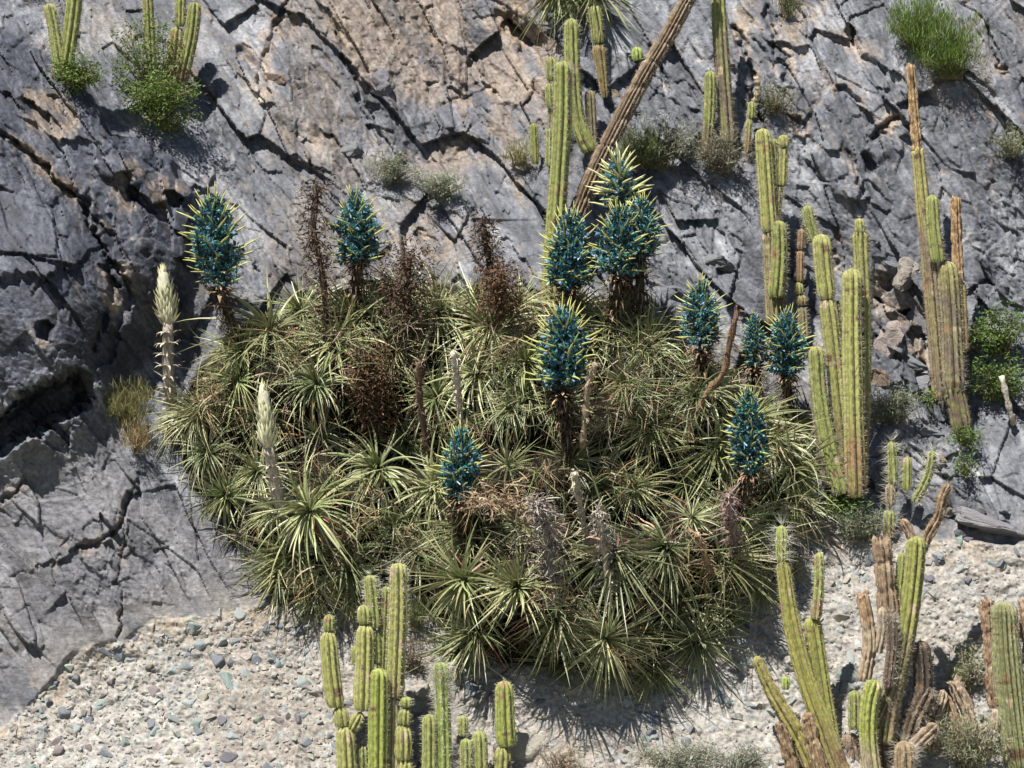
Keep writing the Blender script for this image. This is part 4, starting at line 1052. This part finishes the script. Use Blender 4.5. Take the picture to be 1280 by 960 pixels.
# withered heads and stalks
def withered(kind, pts, wid, label, c=(.14, .085, .05), c2=(.27, .16, .09), n=120, dy=-.25, ln=.10):
    y0 = Ymin(pts[-1][0], pts[-1][1], 28 if kind == 'withered_stalk' else 6)
    e_ = empty(kind, at(pts[-1][0], pts[-1][1], y0), label, 'dead stalk', 'withered puya stalks')
    org = e_.location
    P_ = [at(p[0], p[1], y0 + dy * (1 - .8 * i / max(1, len(pts) - 1))) - org for i, p in enumerate(pts)][::-1]
    C_ = spline(P_, 12)
    R = wid * .5 * px(y0)
    b = Buf(); b.tube(C_, [.022 + .006 * math.sin(i * 2.1) for i in range(13)], 8, c, c2)
    link('stalk', b.mesh('stalk', M_STALK), e_)
    f = Buf()
    for i in range(int(n * 1.7)):
        t = rnd.random() ** .8; p = C_[min(12, int(t * 12.99))]
        d = Vector((rnd.gauss(0, 1), rnd.gauss(-.3, .8), rnd.gauss(.1, .7))).normalized()
        f.leaf(p + d * R * rnd.uniform(.05, .95), (d + Vector((rnd.gauss(0, .6), rnd.gauss(0, .6), rnd.gauss(0, .6)))).normalized(), (rnd.gauss(0, 1), rnd.gauss(0, 1), rnd.gauss(0, 1)), ln * rnd.uniform(.4, 1.3), rnd.uniform(.006, .016), rnd.uniform(.3, 3), 3, jit(c, .35), jit(c2, .4), .2, Vector((rnd.gauss(0, 1), rnd.gauss(0, 1), -.5)).normalized(), 0, .9, rnd.uniform(-1.5, 1.5))
    tag(link('dry_bracts', f.mesh('dry_bracts', M_DEAD), e_), kind='stuff')
DK, DK2 = (.06, .042, .03), (.14, .095, .066)
withered('withered_stalk', [(396, 232), (392, 290), (404, 350), (408, 420)], 46, 'dark withered stalk with hanging wisps against the grey cliff', DK, DK2, 520, -.15, .07)
withered('withered_stalk', [(512, 322), (508, 380), (520, 440)], 86, 'bushy dark brown dead flower head on the upper rim', DK, (.17, .11, .07), 1300, -.28, .05)
withered('withered_stalk', [(604, 280), (610, 320), (618, 372)], 44, 'upright blackish dead flower head standing on the rim', DK, DK2, 520, -.18, .05)
withered('withered_stalk', [(624, 340), (628, 395)], 66, 'shaggy reddish brown dead head below the blackish one', (.10, .06, .04), (.22, .13, .075), 800, -.32, .05)
withered('withered_stalk', [(462, 448), (464, 490), (470, 540)], 76, 'large rusty brown dead flower head in the mound', (.095, .06, .036), (.22, .135, .075), 1500, -.38, .05)
withered('withered_stalk', [(567, 440), (572, 480), (576, 530)], 16, 'bleached bare stalk with a pointed tip in the mound', (.42, .37, .30), (.55, .50, .42), 60, -.35, .07)
withered('withered_stalk', [(523, 452), (525, 500), (534, 565)], 18, 'thin dark knobbly stalk beside the rusty dead head', (.10, .07, .05), (.22, .15, .10), 120, -.35, .05)
withered('withered_stalk', [(744, 455), (735, 490), (728, 560)], 26, 'pale brown stub beside the plump blue spike', (.28, .22, .15), (.42, .34, .24), 60, -.36, .06)
withered('withered_stalk', [(719, 592), (724, 625), (732, 670)], 24, 'blunt grey woolly stub among the leaves', (.40, .35, .27), (.46, .41, .33), 70, -.4, .05)
withered('withered_stalk', [(748, 640), (756, 690), (762, 760)], 22, 'long bleached stalk clothed in white curled bracts', (.46, .40, .34), (.56, .50, .44), 180, -.4, .09)
withered('withered_stalk', [(672, 628), (684, 670), (690, 750)], 36, 'hairy grey stalk bristling with dry bracts over the lower fringe', (.19, .155, .135), (.42, .38, .34), 320, -.42, .10)
withered('withered_stalk', [(910, 618), (914, 650), (922, 690)], 24, 'reddish stalk with hanging wisps beneath the faded spike', (.22, .14, .12), (.42, .32, .29), 110, -.36, .12)
withered('withered_stalk', [(872, 668), (880, 690), (888, 715)], 22, 'short broken brown stub near the lower flank', (.26, .18, .11), (.34, .25, .16), 60, -.36, .05)
withered('dry_branch', [(922, 388), (912, 430), (905, 465), (885, 490), (872, 515)], 12, 'crooked dry brown branch lying between the flower spikes', (.22, .145, .085), (.12, .075, .05), 40, -.25, .08)
withered('withered_stalk', [(600, 625), (640, 632), (672, 650)], 60, 'heap of straw brown dead leaves under the dark rosette', (.24, .165, .10), (.46, .37, .25), 300, -.40, .10)

withered('dry_branch', [(1170, 560), (1252, 470), (1262, 512), (1268, 530)][1:], 6, 'short bleached twig poking out of the dark leafy shrub', (.48, .42, .34), (.58, .52, .44), 4, -.12, .05)
withered('dry_branch', [(945, 96), (948, 112), (943, 128)], 5, 'forked dry twig above the stubby jointed cactus', (.40, .31, .22), (.46, .38, .28), 6, -.06, .05)
# ------------------------------------------------------------------ shrubs
def shrub(name, u_, v_, rx, rz, label, n, kind, col, dy=-.12, col2=None, group='shrubs on the cliff', dens=1):
    y_ = Ymin(u_, v_ + rz * .5, 8)
    e_ = empty(name, at(u_, v_ + rz * .8, y_), label, 'shrub', group)
    k = px(y_); RX, RZ = rx * k, rz * k; RY = (RX + RZ) * .38
    cen = at(u_, v_, y_ + dy) - e_.location
    b, tw = Buf(), Buf()
    col2 = col2 or mixc(col, (.36, .36, .20), .35)
    n = int(n * 1.3)
    nst = max(12, n // 38)
    tips = []
    for i in range(nst):
        th = rnd.uniform(0, 6.28); rr = math.sqrt(rnd.random())
        d = Vector((rr * math.cos(th) * RX, -abs(rnd.gauss(0, .6)) * RY + .2 * RY, rnd.uniform(-.6, 1.0) * RZ * math.sqrt(max(0.05, 1 - rr * rr * .8))))
        tip = cen + d; root = Vector((rnd.gauss(0, RX * .16), 0, 0)) if kind != 'tuft' else Vector((d.x * .5, 0, 0))
        mid = root.lerp(tip, .5) + Vector((rnd.gauss(0, .02), rnd.gauss(0, .02), .03))
        P_ = spline([root, mid, tip], 5)
        tw.tube(P_, [.005, .0045, .004, .003, .0022, .0012], 4, jit((.22, .17, .12), .3), jit((.30, .25, .17), .3), 0, False)
        tips.append(P_)
    for i in range(n):
        P_ = rnd.choice(tips); t = 1 - rnd.random() ** 1.6 * .8
        p = P_[min(5, int(t * 5.99))]
        if kind == 'leafy':
            p = p + Vector((rnd.gauss(0, .035), rnd.gauss(0, .035), rnd.gauss(0, .035)))
            d = Vector((rnd.gauss(0, 1), rnd.gauss(-.3, 1), rnd.gauss(.4, .7))).normalized()
            b.leaf(p, d, (rnd.gauss(0, 1), rnd.gauss(0, 1), rnd.gauss(0, 1)), rnd.uniform(.018, .04), rnd.uniform(.010, .018), .4, 2, jit(col, .35), jit(col2, .3), .2, None, 0, .6)
        elif kind == 'fine':
            p = p + Vector((rnd.gauss(0, .03), rnd.gauss(0, .03), rnd.gauss(0, .03)))
            d = Vector((rnd.gauss(0, .35), rnd.gauss(-.25, .35), rnd.gauss(1, .25))).normalized()
            b.leaf(p, d, (rnd.gauss(0, 1), rnd.gauss(0, 1), 0), rnd.uniform(.03, .085), rnd.uniform(.003, .006), rnd.uniform(-.2, .5), 2, jit(col, .3), jit(col2, .3), .1)
        else:
            p = p + Vector((rnd.gauss(0, .03), rnd.gauss(0, .03), rnd.gauss(0, .03)))
            d = Vector((rnd.gauss(0, 1), rnd.gauss(-.2, .8), rnd.gauss(.3, .8))).normalized()
            b.leaf(p, d, (rnd.gauss(0, 1), rnd.gauss(0, 1), 0), rnd.uniform(.015, .05), rnd.uniform(.004, .009), rnd.uniform(-.5, 1.2), 2, jit(col, .3), jit(col2, .3), .15)
    tag(link('foliage', b.mesh('foliage', M_SHRUB), e_), kind='stuff')
    tag(link('twigs', tw.mesh('twigs', M_TWIG), e_), kind='stuff')
GR = (.095, .155, .03); GR2 = (.20, .28, .07); GYG = (.20, .225, .15); GYG2 = (.33, .35, .26); OL = (.12, .14, .06)
shrub('leafy_shrub', 100, 90, 36, 26, 'low bright green shrub behind the dark slab under two cactus columns', 1100, 'leafy', GR, -.1, GR2)
shrub('leafy_shrub', 185, 75, 42, 60, 'tall airy bright green shrub wrapped round the upper cactus group', 1300, 'leafy', GR, -.12, GR2)
shrub('leafy_shrub', 198, 120, 52, 32, 'dense bright green shrub spilling over the rock below the upper cactus group', 1900, 'leafy', GR, -.2, GR2)
shrub('leafy_shrub', 214, 150, 38, 16, 'small green sprig trailing over grey rock', 500, 'leafy', GR2, -.1)
shrub('grey_shrub', 495, 212, 36, 20, 'silvery grey-green shrub at the foot of the brown rock face', 1400, 'lacy', GYG, -.06, GYG2)
shrub('grey_shrub', 553, 232, 32, 18, 'silvery cushion shrub lowest on the grey ledge', 1300, 'lacy', (.22, .25, .16), -.06, GYG2)
shrub('grey_shrub', 822, 178, 56, 42, 'broad olive-grey shrub between leaning trunk and thick cactus', 3000, 'lacy', (.13, .16, .07), -.1, GYG2)
shrub('fine_shrub', 790, 190, 34, 26, 'green feathery undergrowth beside the leaning trunk', 900, 'fine', (.11, .16, .04), -.16)
shrub('grey_shrub', 900, 190, 40, 32, 'dry greyish scrub round the foot of the thick cactus', 1500, 'lacy', (.15, .15, .09), -.14, (.33, .31, .24))
shrub('grey_shrub', 968, 125, 26, 22, 'sparse olive shrub growing from a crack above the side-armed cactus', 900, 'lacy', (.14, .15, .075), -.05, (.3, .3, .2))
shrub('fine_shrub', 1148, 30, 40, 42, 'feathery vivid green bush high on the cliff', 2600, 'fine', (.10, .17, .028), -.1, (.22, .31, .07))
shrub('fine_shrub', 1188, 62, 44, 46, 'feathery vivid green bush drooping from the dead-tipped cactus ledge', 3200, 'fine', (.10, .17, .028), -.14, (.22, .31, .07))
shrub('leafy_shrub', 1262, 178, 28, 22, 'pale green shrub in a niche of the upper rock', 700, 'lacy', (.15, .19, .08), -.06, GYG2)
shrub('fine_shrub', 985, 5, 14, 22, 'dark tuft in a hollow at the cliff top', 500, 'fine', OL, -.02)
shrub('leafy_shrub', 1248, 415, 42, 36, 'dark green leafy shrub beside the stout grey trunk', 1300, 'leafy', (.07, .125, .025), -.1, (.16, .23, .06))
shrub('leafy_shrub', 1245, 475, 40, 32, 'dark green leafy shrub hanging over the grey ledge', 1200, 'leafy', (.07, .125, .025), -.12, (.16, .23, .06))
shrub('leafy_shrub', 1208, 545, 20, 16, 'little leafy green plant at the foot of the stout trunk', 350, 'leafy', (.09, .16, .03), -.1)
shrub('leafy_shrub', 1207, 582, 13, 16, 'tiny leafy sprig below the stout trunk', 160, 'leafy', (.10, .18, .03), -.05)
shrub('leafy_shrub', 1163, 497, 10, 12, 'small green sprig in the dark crevice', 130, 'leafy', (.10, .18, .03), -.1)
shrub('grey_shrub', 1112, 508, 40, 26, 'silver-grey shrub beside the tallest cactus cluster', 2200, 'lacy', (.21, .24, .16), -.1, (.36, .38, .28))
shrub('leafy_shrub', 1052, 635, 30, 12, 'low bright green weeds at the foot of the tallest cactus cluster', 600, 'leafy', (.11, .19, .035), -.1)
shrub('grey_shrub', 1075, 655, 34, 22, 'grey-green herb patch below the tallest cactus cluster', 1300, 'lacy', (.18, .23, .13), -.08, GYG2)
shrub('grass_tuft', 164, 508, 28, 30, 'yellowish grass tuft growing from the crevice below the dark slab', 1200, 'fine', (.14, .17, .05), -.1, (.36, .29, .14))
shrub('grass_tuft', 172, 548, 18, 22, 'dry straw coloured grass below the green tuft', 500, 'fine', (.34, .26, .13), -.1, (.46, .36, .2))
shrub('grey_shrub', 850, 950, 60, 26, 'flat silvery shrub at the bottom of the gravel', 3000, 'lacy', (.24, .26, .19), -.08, (.40, .41, .33), 'shrubs on the gravel')
shrub('grey_shrub', 930, 955, 40, 20, 'flat silvery shrub beside the leaning cactus columns', 1600, 'lacy', (.24, .26, .19), -.08, (.40, .41, .33), 'shrubs on the gravel')
shrub('grey_shrub', 700, 950, 34, 22, 'thin dry pinkish weeds on the gravel', 700, 'lacy', (.33, .27, .2), -.08, (.45, .38, .3), 'shrubs on the gravel')
shrub('grey_shrub', 1215, 925, 50, 44, 'grey scrub round the broken dead stumps', 2400, 'lacy', (.19, .21, .11), -.04, (.38, .38, .26), 'shrubs on the gravel')
shrub('grey_shrub', 1210, 835, 22, 34, 'thin green-grey shrub beside the rotten column', 800, 'lacy', (.17, .19, .09), .0, (.36, .36, .22), 'shrubs on the gravel')
shrub('grass_tuft', 515, 765, 22, 24, 'faint green grass below the lowest rosettes', 500, 'fine', (.12, .16, .05), -.05, (.26, .27, .13), 'shrubs on the gravel')
shrub('grey_shrub', 512, 815, 20, 28, 'dark dry brushwood beside the tallest gravel cactus', 500, 'lacy', (.11, .08, .055), -.02, (.24, .19, .13), 'shrubs on the gravel')
shrub('grass_tuft', 648, 195, 26, 16, 'yellowish dry grass at the foot of the slender cactus clump', 450, 'fine', (.28, .27, .10), -.04, (.4, .35, .18))
